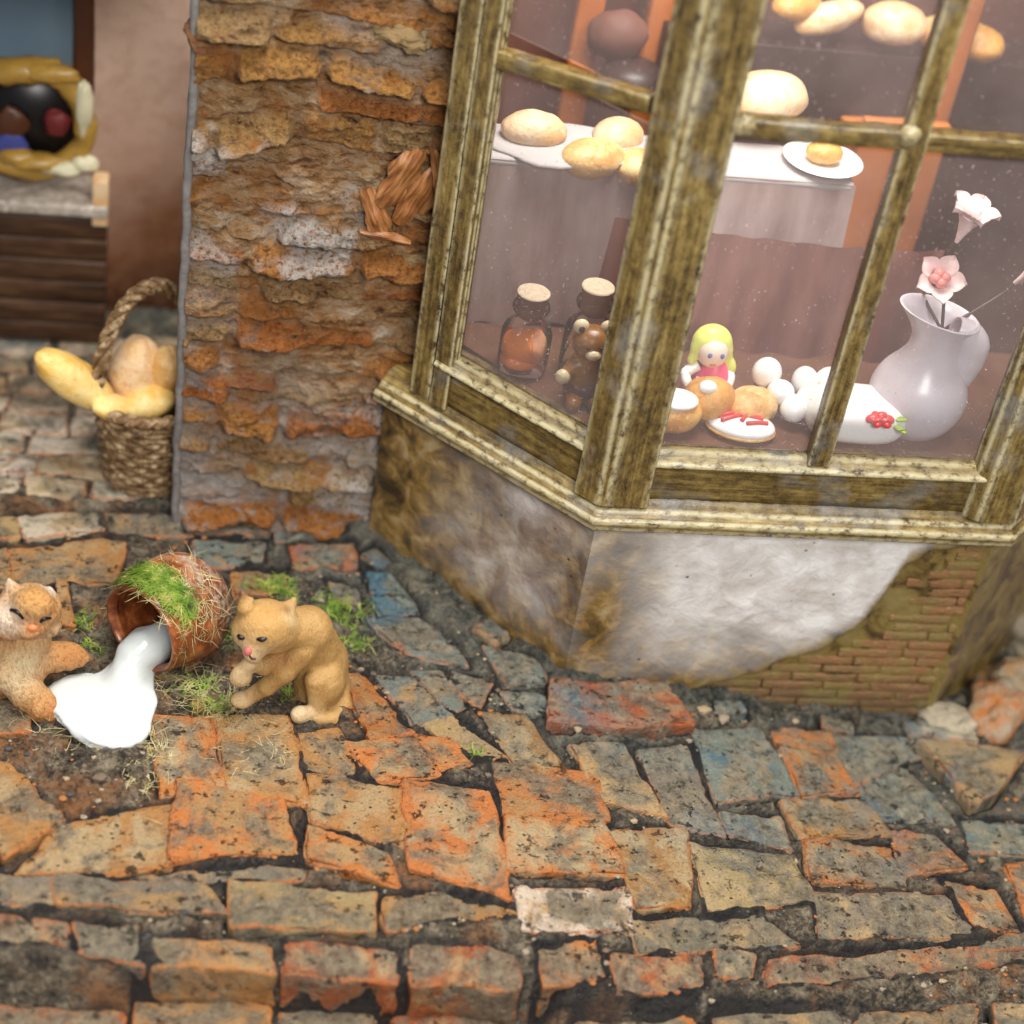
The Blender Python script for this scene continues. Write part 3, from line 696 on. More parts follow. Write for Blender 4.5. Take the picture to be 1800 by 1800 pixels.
pave_bricks = []                                  # (corners, colour, thickness, resolution)
for q, c, t, l in TR:
    cn = np.array([onground(*p) for p in q])
    cn[:, 2] = ground(cn[:, 0], cn[:, 1]) + (l * .6 if l < .2 else l * .85) + np.array([rng.uniform(-.03, .03) for _ in range(4)])
    mid_ = cn.mean(0); cn[:, :2] = mid_[:2] + (cn[:, :2] - mid_[:2]) * 1.12
    pave_bricks.append((cn, c, t, 1))
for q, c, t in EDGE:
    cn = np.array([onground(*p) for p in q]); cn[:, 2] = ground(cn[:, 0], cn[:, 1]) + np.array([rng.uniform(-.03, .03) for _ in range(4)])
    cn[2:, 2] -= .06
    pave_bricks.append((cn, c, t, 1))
for q, c in LEDGE:
    cn = np.array([onz(p[0], p[1], -.95) for p in q]); cn[:, 2] += np.array([rng.uniform(-.06, .06) for _ in range(4)])
    pave_bricks.append((cn, c, .45, 1))
foot = [b[0][:, :2] for b in pave_bricks]
def bbox_hits(cn):
    lo, hi = cn[:, :2].min(0), cn[:, :2].max(0)
    return any((f.max(0) > lo).all() and (f.min(0) < hi).all() for f in foot)
# coursed floor inside the doorway and the rest of the paving beyond the traced part
def course(x0, x1, y0, y1, L, Wd, cols, lift=0.0):
    y = y0; k = 0
    while y < y1:
        x = x0 + (k % 2) * L * .5 + rng.uniform(-.1, .1)
        while x < x1:
            l = L * rng.uniform(.8, 1.15); g = .07
            cn = np.array([[x, y + Wd - g, 0], [x + l - g, y + Wd - g, 0], [x + l - g, y, 0], [x, y, 0]]) + np.array([[rng.uniform(-.03, .03), rng.uniform(-.03, .03), rng.uniform(-.03, .03)] for _ in range(4)])
            cn[:, 2] += ground(cn[:, 0], cn[:, 1]) + lift
            if not bbox_hits(cn): pave_bricks.append((cn, rng.choice(cols), .35, 0))
            x += l
        y += Wd; k += 1
course(-5.2, -.05, 25.25, 30.0, 1.35, .62, [(.62, .48, .32), (.70, .60, .46), (.56, .38, .22)], .02)
course(-7.5, -2.6, 16.4, 25.2, 1.5, .85, [C_OR, C_TAN, C_GRY])
course(13.9, 20.5, 15.9, 23.0, 1.3, .85, [C_OR, C_TAN, C_TEAL])

# broken bricks packed against the foot of the bay
foot = [b_[0][:, :2] for b_ in pave_bricks]
for s_ in np.arange(-3.9, 6.6, .62):
    for row in (0, 1):
        p = (np.array([6.08, 21.27]) + np.array([math.sqrt(.5), -math.sqrt(.5)]) * s_) if s_ < 0 else np.array([6.08 + s_, 21.27])
        ang = -math.pi / 4 if s_ < 0 else 0.0
        nr = np.array([-math.sqrt(.5), -math.sqrt(.5)]) if s_ < 0 else np.array([0, -1.0])
        p = p + nr * (.02 + row * .5 + rng.uniform(-.06, .06)); ang += rng.uniform(-.25, .25)
        e_ = np.array([math.cos(ang), math.sin(ang)]); f_ = np.array([-e_[1], e_[0]]); hl, hw = rng.uniform(.24, .34), rng.uniform(.17, .25)
        cn = np.array([[*(p - e_ * hl + f_ * hw), 0], [*(p + e_ * hl + f_ * hw), 0], [*(p + e_ * hl - f_ * hw), 0], [*(p - e_ * hl - f_ * hw), 0]])
        if any((f.max(0) > cn[:, :2].min(0) + .15).all() and (f.min(0) < cn[:, :2].max(0) - .15).all() for f in foot): continue
        cn[:, 2] = ground(cn[:, 0], cn[:, 1]) + rng.uniform(-.02, .12) + np.array([rng.uniform(-.06, .06) for _ in range(4)])
        pave_bricks.append((cn, rng.choice([C_TEAL, C_TEAL, C_GRY, C_TAN, C_BUF]), .4, 1))
# mortar bed
gx = np.arange(-8.5, 21.5, .065); gy = np.arange(13.2, 31.5, .065)
GX, GY = np.meshgrid(gx, gy, indexing='ij'); fx, fy = GX.ravel(), GY.ravel()
dmin = np.full(len(fx), 9.0)
for cn, *_ in pave_bricks:
    q = cn[:, :2]; lo, hi = q.min(0) - .4, q.max(0) + .4
    m = np.where((fx > lo[0]) & (fx < hi[0]) & (fy > lo[1]) & (fy < hi[1]))[0]
    if not len(m): continue
    p = np.stack([fx[m], fy[m]], 1); sgn = []; dd = np.full(len(m), 9.0)
    for i in range(4):
        a, b = q[i], q[(i + 1) % 4]; ab = b - a
        t = np.clip(((p - a) @ ab) / (ab @ ab), 0, 1); dd = np.minimum(dd, np.linalg.norm(p - a - t[:, None] * ab, axis=1))
        sgn.append(ab[0] * (p[:, 1] - a[1]) - ab[1] * (p[:, 0] - a[0]))
    sgn = np.array(sgn); ins = (sgn > 0).all(0) | (sgn < 0).all(0)
    dmin[m] = np.minimum(dmin[m], np.where(ins, -dd, dd))
P3 = np.stack([fx, fy, np.zeros(len(fx))], 1)
joint = 1 - sstep(.01, .09, dmin)
soil = np.exp(-(((fx - .1) / 1.9) ** 2 + ((fy - 20.6) / 1.2) ** 2))
fz = ground(fx, fy) + .065 - .16 * joint * (.7 + .5 * fbm(P3, 1.1, 2, 5)) + fbm(P3, .9, 3, 3) * .06 + fbm(P3, 3.2, 5, 8, .65) * (.12 + .12 * soil) * (1 - .3 * joint) - .06 * soil
mc_ = onground(180, 1248); fz = fz - .14 * np.exp(-(np.hypot((fx - mc_[0]) / 1.05, (fy - mc_[1]) / .75)) ** 4)
ey = edge_y(fx)
fz = np.where(fy < ey, fz + (-1.1 - fz) * sstep(0, .16, ey - fy), fz)
fz = np.where(fy < ey - .2, -1.1 + fbm(P3, 2.6, 5, 12, .62) * .16, fz)
fz = np.where(dmin < -.04, fz - .22 * sstep(.04, .14, -dmin), fz)
inside_bay = (fy > 22.3) & (fx > 5.5)
fz = np.where(inside_bay, fz - .1, fz)
pale_floor = sstep(25.1, 25.6, fy) * sstep(.2, -.1, fx)
low = np.clip(joint * (1.05 + .5 * fbm(P3, 1.3, 3, 15)), 0, 1) * (1 - .75 * soil) * (1 - .95 * pale_floor)
pave = obj('pavement', np.stack([fx, fy, fz], 1), grid(len(gx), len(gy)), mat=M['bed'], attrs={'low': low})
tag(pave, 'worn brick pavement with dark mortar in front of the shop', kind='structure')
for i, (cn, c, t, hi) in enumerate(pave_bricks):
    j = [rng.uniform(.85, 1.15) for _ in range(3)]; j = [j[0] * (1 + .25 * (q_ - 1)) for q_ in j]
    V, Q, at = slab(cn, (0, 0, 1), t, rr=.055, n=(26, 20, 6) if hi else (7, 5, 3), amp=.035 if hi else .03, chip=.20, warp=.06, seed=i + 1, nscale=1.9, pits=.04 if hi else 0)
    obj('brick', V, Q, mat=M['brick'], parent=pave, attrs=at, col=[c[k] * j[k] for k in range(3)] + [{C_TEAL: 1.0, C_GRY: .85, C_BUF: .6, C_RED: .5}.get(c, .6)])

# ================================================================ PILLAR between doorway and bay
PX0, PX1, PY, PZ1 = .02, 4.0, 24.9, 14.0
pil = thing('brick_pillar', (1.9, PY + 1.0, 0), 'rough orange and grey brick pillar between the doorway and the bay window', 'pillar')
us = np.arange(PX0, PX1 + .01, .03); zs_ = np.arange(-.4, PZ1, .03)
UX, UZ = np.meshgrid(us, zs_, indexing='ij'); px_, pz_ = UX.ravel(), UZ.ravel()
pp = np.stack([px_, np.zeros(len(px_)), pz_], 1)
crs = .5; wob = fbm(pp, .55, 3, 31) * .22
zc = (pz_ + wob) / crs; ci = np.floor(zc); ph = zc - ci
zero = np.zeros_like(ci, dtype=np.int64)
ln_ = 1.75 + .6 * _hash(ci.astype(np.int64), zero, zero, 71); xo = px_ + 1.3 * _hash(ci.astype(np.int64), zero, zero, 73) + fbm(pp, 1.1, 2, 35) * .10
bi = np.floor(xo / ln_); bu = (xo / ln_ - bi) * ln_
amp_b = _hash(ci.astype(np.int64), bi.astype(np.int64), zero, 75) * .5 + .5; tone = _hash(ci.astype(np.int64), bi.astype(np.int64), zero, 77) * .5 + .5
win = sstep(0, .16, bu) * sstep(0, .16, ln_ - bu)
ridge = (1 - ph) ** .9 * sstep(0, .09, ph) * win                     # each brick leans out towards its foot and breaks off sharply
rmask = np.clip(amp_b * 1.4 - .1, 0.15, 1) * (.35 + .65 * sstep(-.35, .25, fbm(pp * [1, 1, 1.6], .8, 3, 40)))
hgt = .05 + .40 * ridge * rmask + fbm(pp * [1, 1, 1.8], 1.3, 5, 33, .66) * .10 + fbm(pp, 5, 4, 37, .7) * .045
hgt -= .08 * sstep(.35, .6, fbm(pp * [1, 1, 2.5], 1.2, 3, 47))
hgt += .10 * sstep(.6, 0, pz_)
Vf = np.stack([px_, PY - hgt, pz_], 1)
nu, nv = len(us), len(zs_)
# jamb return on the left and back on the right
Lr = Vf.reshape(nu, nv, 3)
leftb = Lr[0].copy(); leftb[:, 1] = PY + 1.6; leftb[:, 0] += .02
rightb = Lr[-1].copy(); rightb[:, 1] = PY + 1.6
Vall = np.concatenate([leftb[None], Lr, rightb[None]], 0).reshape(-1, 3)
cr_ = (ridge * rmask * 1.2).reshape(nu, nv); tn_ = tone.reshape(nu, nv); obj('rough_render', Vall, grid(nu + 2, nv)[:, ::-1], mat=M['pplaster'], parent=pil, attrs={'crest': np.concatenate([cr_[:1], cr_, cr_[-1:]]).ravel(), 'tone': np.concatenate([tn_[:1], tn_, tn_[-1:]]).ravel()})
PB = [(.50, .18, .04), (.58, .28, .07), (.52, .24, .06), (.42, .19, .06), (.50, .34, .16), (.46, .40, .34)]
k = 0; z = -.05
while z < 13.2:
    hgt_c = crs * rng.uniform(.78, 1.1); x = PX0 + (.0 if k % 2 else -.0)
    first = True
    while x < PX1 - .25:
        l = rng.uniform(.35, .6) if first and k % 2 == 0 else rng.uniform(.8, 1.7)
        l = min(l, PX1 - x)
        pale = (z + x < 3.4) or (z + .9 * x > 11.3)
        if rng.random() < (.08 if pale else .16):
            o_ = rng.uniform(.0, .10); zz0 = z + rng.uniform(-.05, .05); dzr = rng.uniform(-.08, .08)
            hb = hgt_c * rng.uniform(.62, .86)
            cn = np.array([[x, PY - .06 - o_ * .2, zz0 + hb], [x + l - .07, PY - .06 - o_ * .2, zz0 + hb + dzr], [x + l - .07, PY - .19 - o_, zz0 + dzr], [x, PY - .19 - o_, zz0]])
            V, Q, at = slab(cn, (0, -1, 0), .4, rr=.10, n=(26, 12, 4), amp=.11, chip=.25, warp=.13, seed=300 + k * 9 + int(x * 7), nscale=2.2)
            c = rng.choice(PB) if not pale else rng.choice(PB[3:])
            if x < .45: c = rng.choice([(.44, .15, .06), (.38, .13, .05), (.33, .2, .13)])
            obj('brick', V, Q, mat=M['pbrick'], parent=pil, attrs=at, col=c)
        x += l; first = False
    z += hgt_c; k += 1
# grey jamb bead up the door side
Vj, Qj, Tj = tube([(PX0 - .02, PY - .12, -.2), (PX0 - .03, PY - .10, 4), (PX0 - .02, PY - .1, 8), (PX0 - .02, PY - .1, 14)], .07, 8, 60)
Vj = Vj + np.stack([fbm(Vj, 3, 3, 5) * .03, fbm(Vj, 3, 3, 6) * .03, np.zeros(len(Vj))], 1)
obj('jamb_bead', Vj, Qj, Tj, M['doorstop'], pil)
# dry husks pressed into the render
for i, (u0, v0, u1, v1, wd_, lift) in enumerate([(645, 338, 676, 420, .16, .24), (668, 366, 742, 268, .18, .28), (700, 398, 762, 300, .20, .24), (765, 268, 782, 366, .09, .32), (632, 408, 722, 430, .06, .27)]):
    A, B = ony(u0, v0, PY - lift), ony(u1, v1, PY - lift - .05); d = B - A; L_ = np.linalg.norm(d); d /= L_; sdv = np.cross(d, [0, -1, 0])
    uu = np.linspace(0, 1, 15); vv = np.linspace(-1, 1, 9); U_, W_ = np.meshgrid(uu, vv, indexing='ij')
    wid = wd_ * np.sin(np.clip(U_ * .85 + .1, 0, 1) * math.pi) ** .7
    wid = wid * (1 + .35 * vnoise(np.stack([U_.ravel() * 5 + i * 9, np.sign(W_).ravel() * 3, 0 * U_.ravel()], 1), 5).reshape(U_.shape))
    pos = A + d * (U_ * L_)[..., None] + sdv * (W_ * wid * 1.25)[..., None] + np.array([0, 1.0, 0]) * (.05 * W_ ** 2 - .05 * np.sin(U_ * math.pi) + .02)[..., None]
    V = pos.reshape(-1, 3); V = V + np.outer(fbm(V, 3, 4, i, .65) * .07, [0, 1, 0]); n_ = len(V); Qg = grid(15, 9)
    lc = np.stack([U_.ravel() * L_ + i * 3, W_.ravel() * wid.ravel(), np.zeros(n_)], 1)
    f = obj('husk', np.concatenate([V, V + [0, .05, 0]]), np.concatenate([Qg, Qg[:, ::-1] + n_]), mat=M['flake'], parent=pil, attrs={'loc': np.concatenate([lc, lc])}); f['label'] = 'dry brown husk flake stuck on the pillar'

# ================================================================ BAY: wall below, sill, frame, panes
PATH = np.array([(3.0, 24.35), (6.08, 21.27), (12.71, 21.27), (15.6, 24.16)])
def offset_path(out):
    n = []
    for i in range(3):
        d = PATH[i + 1] - PATH[i]; d = d / np.linalg.norm(d); n.append(np.array([d[1], -d[0]]))
    r = [PATH[0] + n[0] * out]
    for i in (1, 2):
        m = n[i - 1] + n[i]; m = m / np.dot(m, m) * 2 / 1.0
        mm = (n[i - 1] + n[i]) / (1 + np.dot(n[i - 1], n[i])); r.append(PATH[i] + mm * out)
    r.append(PATH[3] + n[2] * out)
    return np.array(r)
def sweep(prof, edge, name, parent, mat, seed, step=.08, amp=.008, seglist=(0, 1, 2), t0=0.0):
    prof = np.asarray(prof, float); rows = []; al = []
    offs = [offset_path(o) for o, _ in prof]
    for si in seglist:
        L = np.linalg.norm(PATH[si + 1] - PATH[si]); m = max(2, int(L / step))
        for t in (np.linspace(t0, 1, m) if si == seglist[-1] else np.linspace(0, 1, m)[:-1]):
            rows.append([np.array([*(offs[k][si] * (1 - t) + offs[k][si + 1] * t), prof[k, 1]]) for k in range(len(prof))]); al.append(si * 7 + L * t)
    R = np.array(rows); m, n = R.shape[:2]
    arc = np.concatenate([[0], np.cumsum(np.linalg.norm(np.diff(prof, axis=0), axis=1))])
    loc = np.stack([np.repeat(al, n), np.tile(arc, m), np.full(m * n, seed * 3.3)], 1)
    V = R.reshape(-1, 3); ds = fbm(loc, 5, 4, seed, .6) * amp
    V = V + np.stack([ds, -ds, ds], 1)
    return obj(name, V, grid(m, n)[:, ::-1], mat=mat, parent=parent, attrs={'edge': np.tile(edge, m), 'loc': loc})
# -- wall under the window
bw = thing('bay_wall', (9.2, 22.2, -1.2), 'stained white plaster wall under the bay window with bare brick showing low down', 'wall')
WO = -.30
wp = offset_path(WO); WY = wp[1][1]
bpx = [(1160,1285),(1230,1212),(1330,1185),(1420,1155),(1500,1110),(1550,1055),(1590,1000),(1640,972),(1760,960)]
bxz = np.array([onpl(u, v, (0, WY, 0), np.array([0, 1.0, 0])) for u, v in bpx])
def brick_top(X): return np.interp(X, bxz[:, 0], bxz[:, 2], left=-3)
def wall_face(a, b, name, seed, bricks, mat=M['bayplaster'], stain0=0.0, mauve=0.0):
    L = np.linalg.norm(b - a); d = (b - a) / L; nrm = np.array([d[1], -d[0]])
    s = np.arange(0, L + .02, .05); s[-1] = L; zz = np.arange(-2.2, 3.02, .05)
    S, Zg = np.meshgrid(s, zz, indexing='ij'); S, Zg = S.ravel(), Zg.ravel()
    X, Y = a[0] + d[0] * S, a[1] + d[1] * S
    p3 = np.stack([X, Y, Zg], 1)
    h = fbm(p3, .7, 3, seed) * .05 + fbm(p3, 2.3, 4, seed + 3) * .022
    endf = sstep(0, .25, S) * sstep(0, .25, L - S)
    h = h * endf + .0
    st = np.full(len(S), stain0)
    if bricks:
        bt = brick_top(X) + fbm(p3, 1.6, 3, 77) * .12
        m = sstep(.06, -.06, Zg - bt) * sstep(.0, .1, L - S); h = h - .12 * m
        st = np.clip(sstep(.5, -.1, Zg - bt) , 0, 1)
    V = np.stack([X + nrm[0] * h, Y + nrm[1] * h, Zg], 1)
    obj(name, V, grid(len(s), len(zz))[:, ::-1], mat=mat, parent=bw, attrs={'stain': st, 'mauve': np.full(len(S), mauve)})
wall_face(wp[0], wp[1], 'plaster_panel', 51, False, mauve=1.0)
wall_face(wp[1], wp[2], 'plaster_panel', 52, True)
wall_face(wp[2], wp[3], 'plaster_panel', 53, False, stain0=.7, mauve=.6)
z = -2.0; k = 0
while z < 2.9:
    x = 6.8 + (k % 2) * .45 + rng.uniform(-.05, .05); hb = .19
    while x < wp[2][0] - .12:
        l = min(rng.uniform(.75, 1.15), wp[2][0] - .02 - x)
        if l > .15 and z + hb < brick_top(x + l / 2) + .10 and z + hb < brick_top(x + .1) + .16:
            cn = np.array([[x, WY + .06, z + hb - .03], [x + l - .03, WY + .06, z + hb - .03], [x + l - .03, WY + .05, z], [x, WY + .05, z]])
            V, Q, at = slab(cn, (0, -1, 0), .16, rr=.03, n=(6, 3, 2), amp=.012, chip=.03, warp=.012, seed=900 + k * 11 + int(x * 5), nscale=4)
            obj('thin_brick', V, Q, mat=M['thin'], parent=bw, attrs=at, col=rng.choice([(.21, .12, .05), (.23, .12, .05), (.19, .13, .055), (.22, .115, .05)]))
        x += l
    z += hb; k += 1
# rubble foot that beds the wall into the paving
# -- frame
bay = thing('bay_window', (9.2, 22.4, 3.0), 'gilt brushed dark wooden bay window with dusty, haze-tinted panes above the plaster wall', 'window')
sweep([(-.95, 2.93), (-.36, 2.93), (-.05, 2.95), (-.015, 2.97), (0, 3.0), (0, 3.07), (0, 3.13), (-.01, 3.16), (-.04, 3.18), (-.07, 3.185), (-.11, 3.21), (-.13, 3.25), (-.15, 3.27), (-.2, 3.29), (-.24, 3.31), (-.27, 3.36), (-.31, 3.40), (-.36, 3.42), (-.95, 3.43)],
      [0, 0, .3, 1, 1, .2, 1, 1, .6, 0, .2, .9, .8, .2, .1, .1, .1, 0, 0], 'sill', bay, M['wood'], 3)
RP = [(-.6, 3.38), (-.30, 3.38), (-.29, 3.5), (-.29, 3.6), (-.285, 3.75), (-.285, 3.9), (-.285, 4.0), (-.27, 4.03), (-.17, 4.06), (-.145, 4.075), (-.14, 4.10), (-.15, 4.13), (-.18, 4.15), (-.24, 4.16), (-.30, 4.19), (-.33, 4.22), (-.36, 4.24), (-.42, 4.26), (-.6, 4.27)]
RE = [0, 0, .1, 0, 0, 0, 0, 0, .2, .8, 1, 1, .8, .5, .3, .7, .7, .4, .2]
sweep(RP, RE, 'bottom_rail', bay, M['wood'], 5, seglist=(0,), t0=.225); sweep(RP, RE, 'bottom_rail', bay, M['wood'], 8, seglist=(1,)); sweep(RP, RE, 'bottom_rail', bay, M['wood'], 9, seglist=(2,))
def prism(poly, z0, z1, name, parent, mat, seed, rr=.05, amp=.01):
    poly = np.asarray(poly, float); n = len(poly); pts = []; ed = []
    for i in range(n):
        a, b, c = poly[i - 1], poly[i], poly[(i + 1) % n]
        d1 = (a - b) / np.linalg.norm(a - b); d2 = (c - b) / np.linalg.norm(c - b)
        r1, r2 = min(rr, np.linalg.norm(a - b) * .4), min(rr, np.linalg.norm(c - b) * .4)
        pts += [b + d1 * r1, b + (d1 * r1 + d2 * r2) * .3, b + d2 * r2]; ed += [.45, 1, .45]
        for f in (.33, .67): pts.append((b + d2 * r2) * (1 - f) + (c - d2 * min(rr, np.linalg.norm(c - b) * .4)) * f); ed.append(0)
    pts = np.array(pts); m = len(pts); zz = np.linspace(z0, z1, max(3, int((z1 - z0) / .12)))
    arc = np.concatenate([[0], np.cumsum(np.linalg.norm(np.diff(pts, axis=0), axis=1))])
    V = np.array([[*p, z] for z in zz for p in pts]); loc = np.stack([V[:, 2], np.tile(arc, len(zz)), np.full(len(V), seed * 2.7)], 1)
    cen = pts.mean(0); dr = V[:, :2] - cen; dr /= np.linalg.norm(dr, axis=1, keepdims=True)
    V[:, :2] += dr * (fbm(loc * [.5, 2, 1], 2.5, 4, seed, .6) * amp)[:, None]
    idx = np.arange(len(zz) * m).reshape(len(zz), m); nx = np.roll(idx, -1, 1)
    Q = np.stack([idx[:-1], nx[:-1], nx[1:], idx[1:]], -1).reshape(-1, 4)
    area2 = sum(poly[i][0] * poly[(i + 1) % n][1] - poly[(i + 1) % n][0] * poly[i][1] for i in range(n))
    if area2 < 0: Q = Q[:, ::-1]
    return obj(name, V, Q, mat=mat, parent=parent, attrs={'edge': np.tile(ed, len(zz)), 'loc': loc})
sd = np.array([-math.sqrt(.5), math.sqrt(.5)]); fd = np.array([1.0, 0]); rd = np.array([math.sqrt(.5), math.sqrt(.5)])
o12 = offset_path(-.10); o5 = offset_path(-.55); o3 = offset_path(-.30)
c1, i1 = o12[1], o5[1]
prism([c1 + sd * .46, c1 + sd * .03, c1 + fd * .12, c1 + fd * .74, c1 + fd * .80 + [0, .2], i1 + fd * .5, i1 + sd * .35, c1 + sd * .52 + rd * .16], 3.36, 14, 'corner_post', bay, M['wood'], 11, .05)
c2, i2 = o12[2], o5[2]
prism([c2 - fd * .62, c2, c2 + rd * .6, i2 + rd * .4, i2 - fd * .62, c2 - fd * .84 + [0, .30], c2 - fd * .80 + [0, .14]], 3.36, 14, 'corner_post', bay, M['wood'], 12, .05)
def sidept(s, out, z=None):
    p = offset_path(out)[1] + sd * s
    return p if z is None else np.array([p[0], p[1], z])
prism([sidept(3.02, -.2), sidept(3.34, -.2), sidept(3.40, -.6), sidept(2.96, -.6), sidept(2.93, -.36), sidept(3.00, -.34)], 3.36, 14, 'stile', bay, M['wood'], 13, .04)
prism([sidept(3.36, -.22), sidept(3.74, -.20), sidept(3.95, -.8), sidept(3.36, -.7)], 3.36, 14, 'jamb', bay, M['wood'], 14, .05)
sn = np.array([*SIDE_N[:2], 0])
zs1 = onpl(866, 98, (*sidept(3, -.3), 0), sn)[2]; zs2 = onpl(1145, 185, (*sidept(0, -.3), 0), sn)[2]
beam(sidept(3.02, -.36, zs1), sidept(.5, -.36, zs2), (0, 0, 1), .26, .26, 'muntin', M['wood'], bay, rr=.04, seed=21)
FY = 21.27 + .36
mb = ony(1446, 800, FY); mt = ony(1668, 0, FY); mx = (mb[0] + mt[0]) / 2
hz1 = ony(1310, 218, FY)[2]; hz2 = ony(1795, 258, FY)[2]; hz = (hz1 + hz2) / 2
prism([(mx - .17, FY - .16), (mx + .17, FY - .16), (mx + .15, FY + .16), (mx - .15, FY + .16)], 4.2, 14, 'muntin', bay, M['wood'], 22, .04)
beam((6.7, FY - .02, hz), (mx - .15, FY - .02, hz), (0, 0, 1), .27, .26, 'muntin', M['wood'], bay, rr=.045, seed=23, amp=.02)
beam((mx + .15, FY - .02, hz), (12.1, FY - .02, hz), (0, 0, 1), .27, .26, 'muntin', M['wood'], bay, rr=.045, seed=24, amp=.02)
for i, q in enumerate([ony(1308, 222, FY - .1), ony(1600, 240, FY - .14)]):    # blobs of glue where the bars meet
    V, Q = blob(q, (.16, .10, .17), amp=.2, seed=i); obj('joint_lump', V, Q, mat=M['wood'], parent=bay, attrs={'loc': V, 'edge': np.full(len(V), .6)})
# -- panes
def pane(a, b, z0, z1):
    a = np.asarray(a, float); b = np.asarray(b, float); d = b - a; d /= np.linalg.norm(d); n = np.array([-d[1], d[0]]) * .035
    V = [(*p, z) for z in (z0, z1) for p in (a, b, b + n, a + n)]
    Q = [(0, 1, 5, 4), (1, 2, 6, 5), (2, 3, 7, 6), (3, 0, 4, 7), (4, 5, 6, 7), (3, 2, 1, 0)]
    return obj('glass_pane', V, Q, mat=M['glass'], parent=bay, smooth=False)
zs = (zs1 + zs2) / 2
pane(sidept(3.1, -.45), sidept(.3, -.45), 4.2, min(zs1, zs2)); pane(sidept(3.1, -.45), sidept(.3, -.45), max(zs1, zs2), 14)
f0 = offset_path(-.45)[1]; f1 = offset_path(-.45)[2]
for xa, xb in ((f0[0] + .25, mx), (mx, f1[0] - .4)):
    pane((xa, f0[1]), (xb, f0[1]), 4.2, hz); pane((xa, f0[1]), (xb, f0[1]), hz, 14)
q2 = offset_path(-.45)[2]; pane(q2 + rd * .2, q2 + rd * 3.5, 4.2, hz); pane(q2 + rd * .2, q2 + rd * 3.5, hz, 14)
q3 = offset_path(-.2)[2]; q4 = offset_path(-.6)[2]
prism([q3 + rd * 3.4, q3 + rd * 3.9, q4 + rd * 3.9, q4 + rd * 3.4], 3.36, 14, 'stile', bay, M['wood'], 15, .04)
beam((*(q2 + rd * .3), hz), (*(q2 + rd * 3.5), hz), (0, 0, 1), .26, .26, 'muntin', M['wood'], bay, rr=.04, seed=27)
# -- display board
DZ = 4.27
poly = [offset_path(-.5)[0] + [.2, .2], offset_path(-.5)[1], offset_path(-.5)[2], offset_path(-.5)[3] - [.2, -.2], (14.6, 24.75), (3.6, 24.75)]
V = [(*p, zq) for zq in (DZ - .2, DZ) for p in poly]
def fan(V, n):
    Q = [(i, (i + 1) % n, n + (i + 1) % n, n + i) for i in range(n)]; T = [(n, n + i, n + i + 1) for i in range(1, n - 1)] + [(0, i + 1, i) for i in range(1, n - 1)]
    return Q, T
Q, T = fan(V, 6)
obj('display_board', V, Q, T, M['board'], bay, smooth=False)

# ================================================================ GOODS ON THE DISPLAY BOARD
def at(u, v, z=DZ): return onz(u, v, z)
def bottle(b, top, label):
    t = thing('corked_bottle', b, label, 'bottle')
    ks = (ony(*top, b[1])[2] - DZ) / 1.9
    prof = [(0, .02), (.36, .02), (.41, .08), (.42, .3), (.42, .95), (.38, 1.08), (.28, 1.17), (.245, 1.25), (.24, 1.42), (.29, 1.47), (.315, 1.55), (.29, 1.63), (.25, 1.65)]
    V, Q = lathe(prof, 36, org=b); V = b + (V - b) * [.92, .92, ks]; obj('glass_body', V, Q, mat=M['bottle'], parent=t)
    V, Q = lathe([(0, 1.34), (.2, 1.34), (.215, 1.38), (.265, 1.86), (.27, 1.88)], 28, org=b); V = b + (V - b) * [.92, .92, ks]; c = obj('cork', V, Q, mat=M['corkside'], parent=t)
    V, Q = lathe([(.272, 1.878), (.268, 1.9), (.25, 1.91), (0, 1.915)], 28, org=b); V = b + (V - b) * [.92, .92, ks]; obj('cork_top', V, Q, mat=M['cork'], parent=c)
    return b
def stand(u, v, Y):
    p = ony(u, v, Y); return np.array([p[0], p[1], DZ])
b1 = bottle(stand(922, 610, 23.5), (937, 513), 'corked glass bottle holding an orange sweet, beside the window stile')
b2 = bottle(stand(1033, 600, 23.5), (1050, 503), 'corked glass bottle standing behind the brown bear figurine')
sw = thing('orange_sweet', b1 + [0, 0, .05], 'orange rolled sweet with a peach cut face inside the corked bottle', 'sweet')
ax = np.array([.72, -.42, .35]); ax /= np.linalg.norm(ax)
V, Q = lathe([(0, -.3), (.2, -.3), (.26, -.24), (.27, .2), (.26, .24), (.2, .27)], 24, ax, b1 + [.0, 0, .42]); obj('roll', V, Q, mat=M['orange'], parent=sw)
V, Q = lathe([(.235, .255), (.2, .285), (0, .29)], 24, ax, b1 + [.0, 0, .42]); obj('cut_face', V, Q, mat=M['orangepale'], parent=sw)
V, Q = blob(b1 + [-.05, .02, .2], (.3, .28, .16), amp=.1, seed=2); obj('crumb', V, Q, mat=M['orange'], parent=sw)
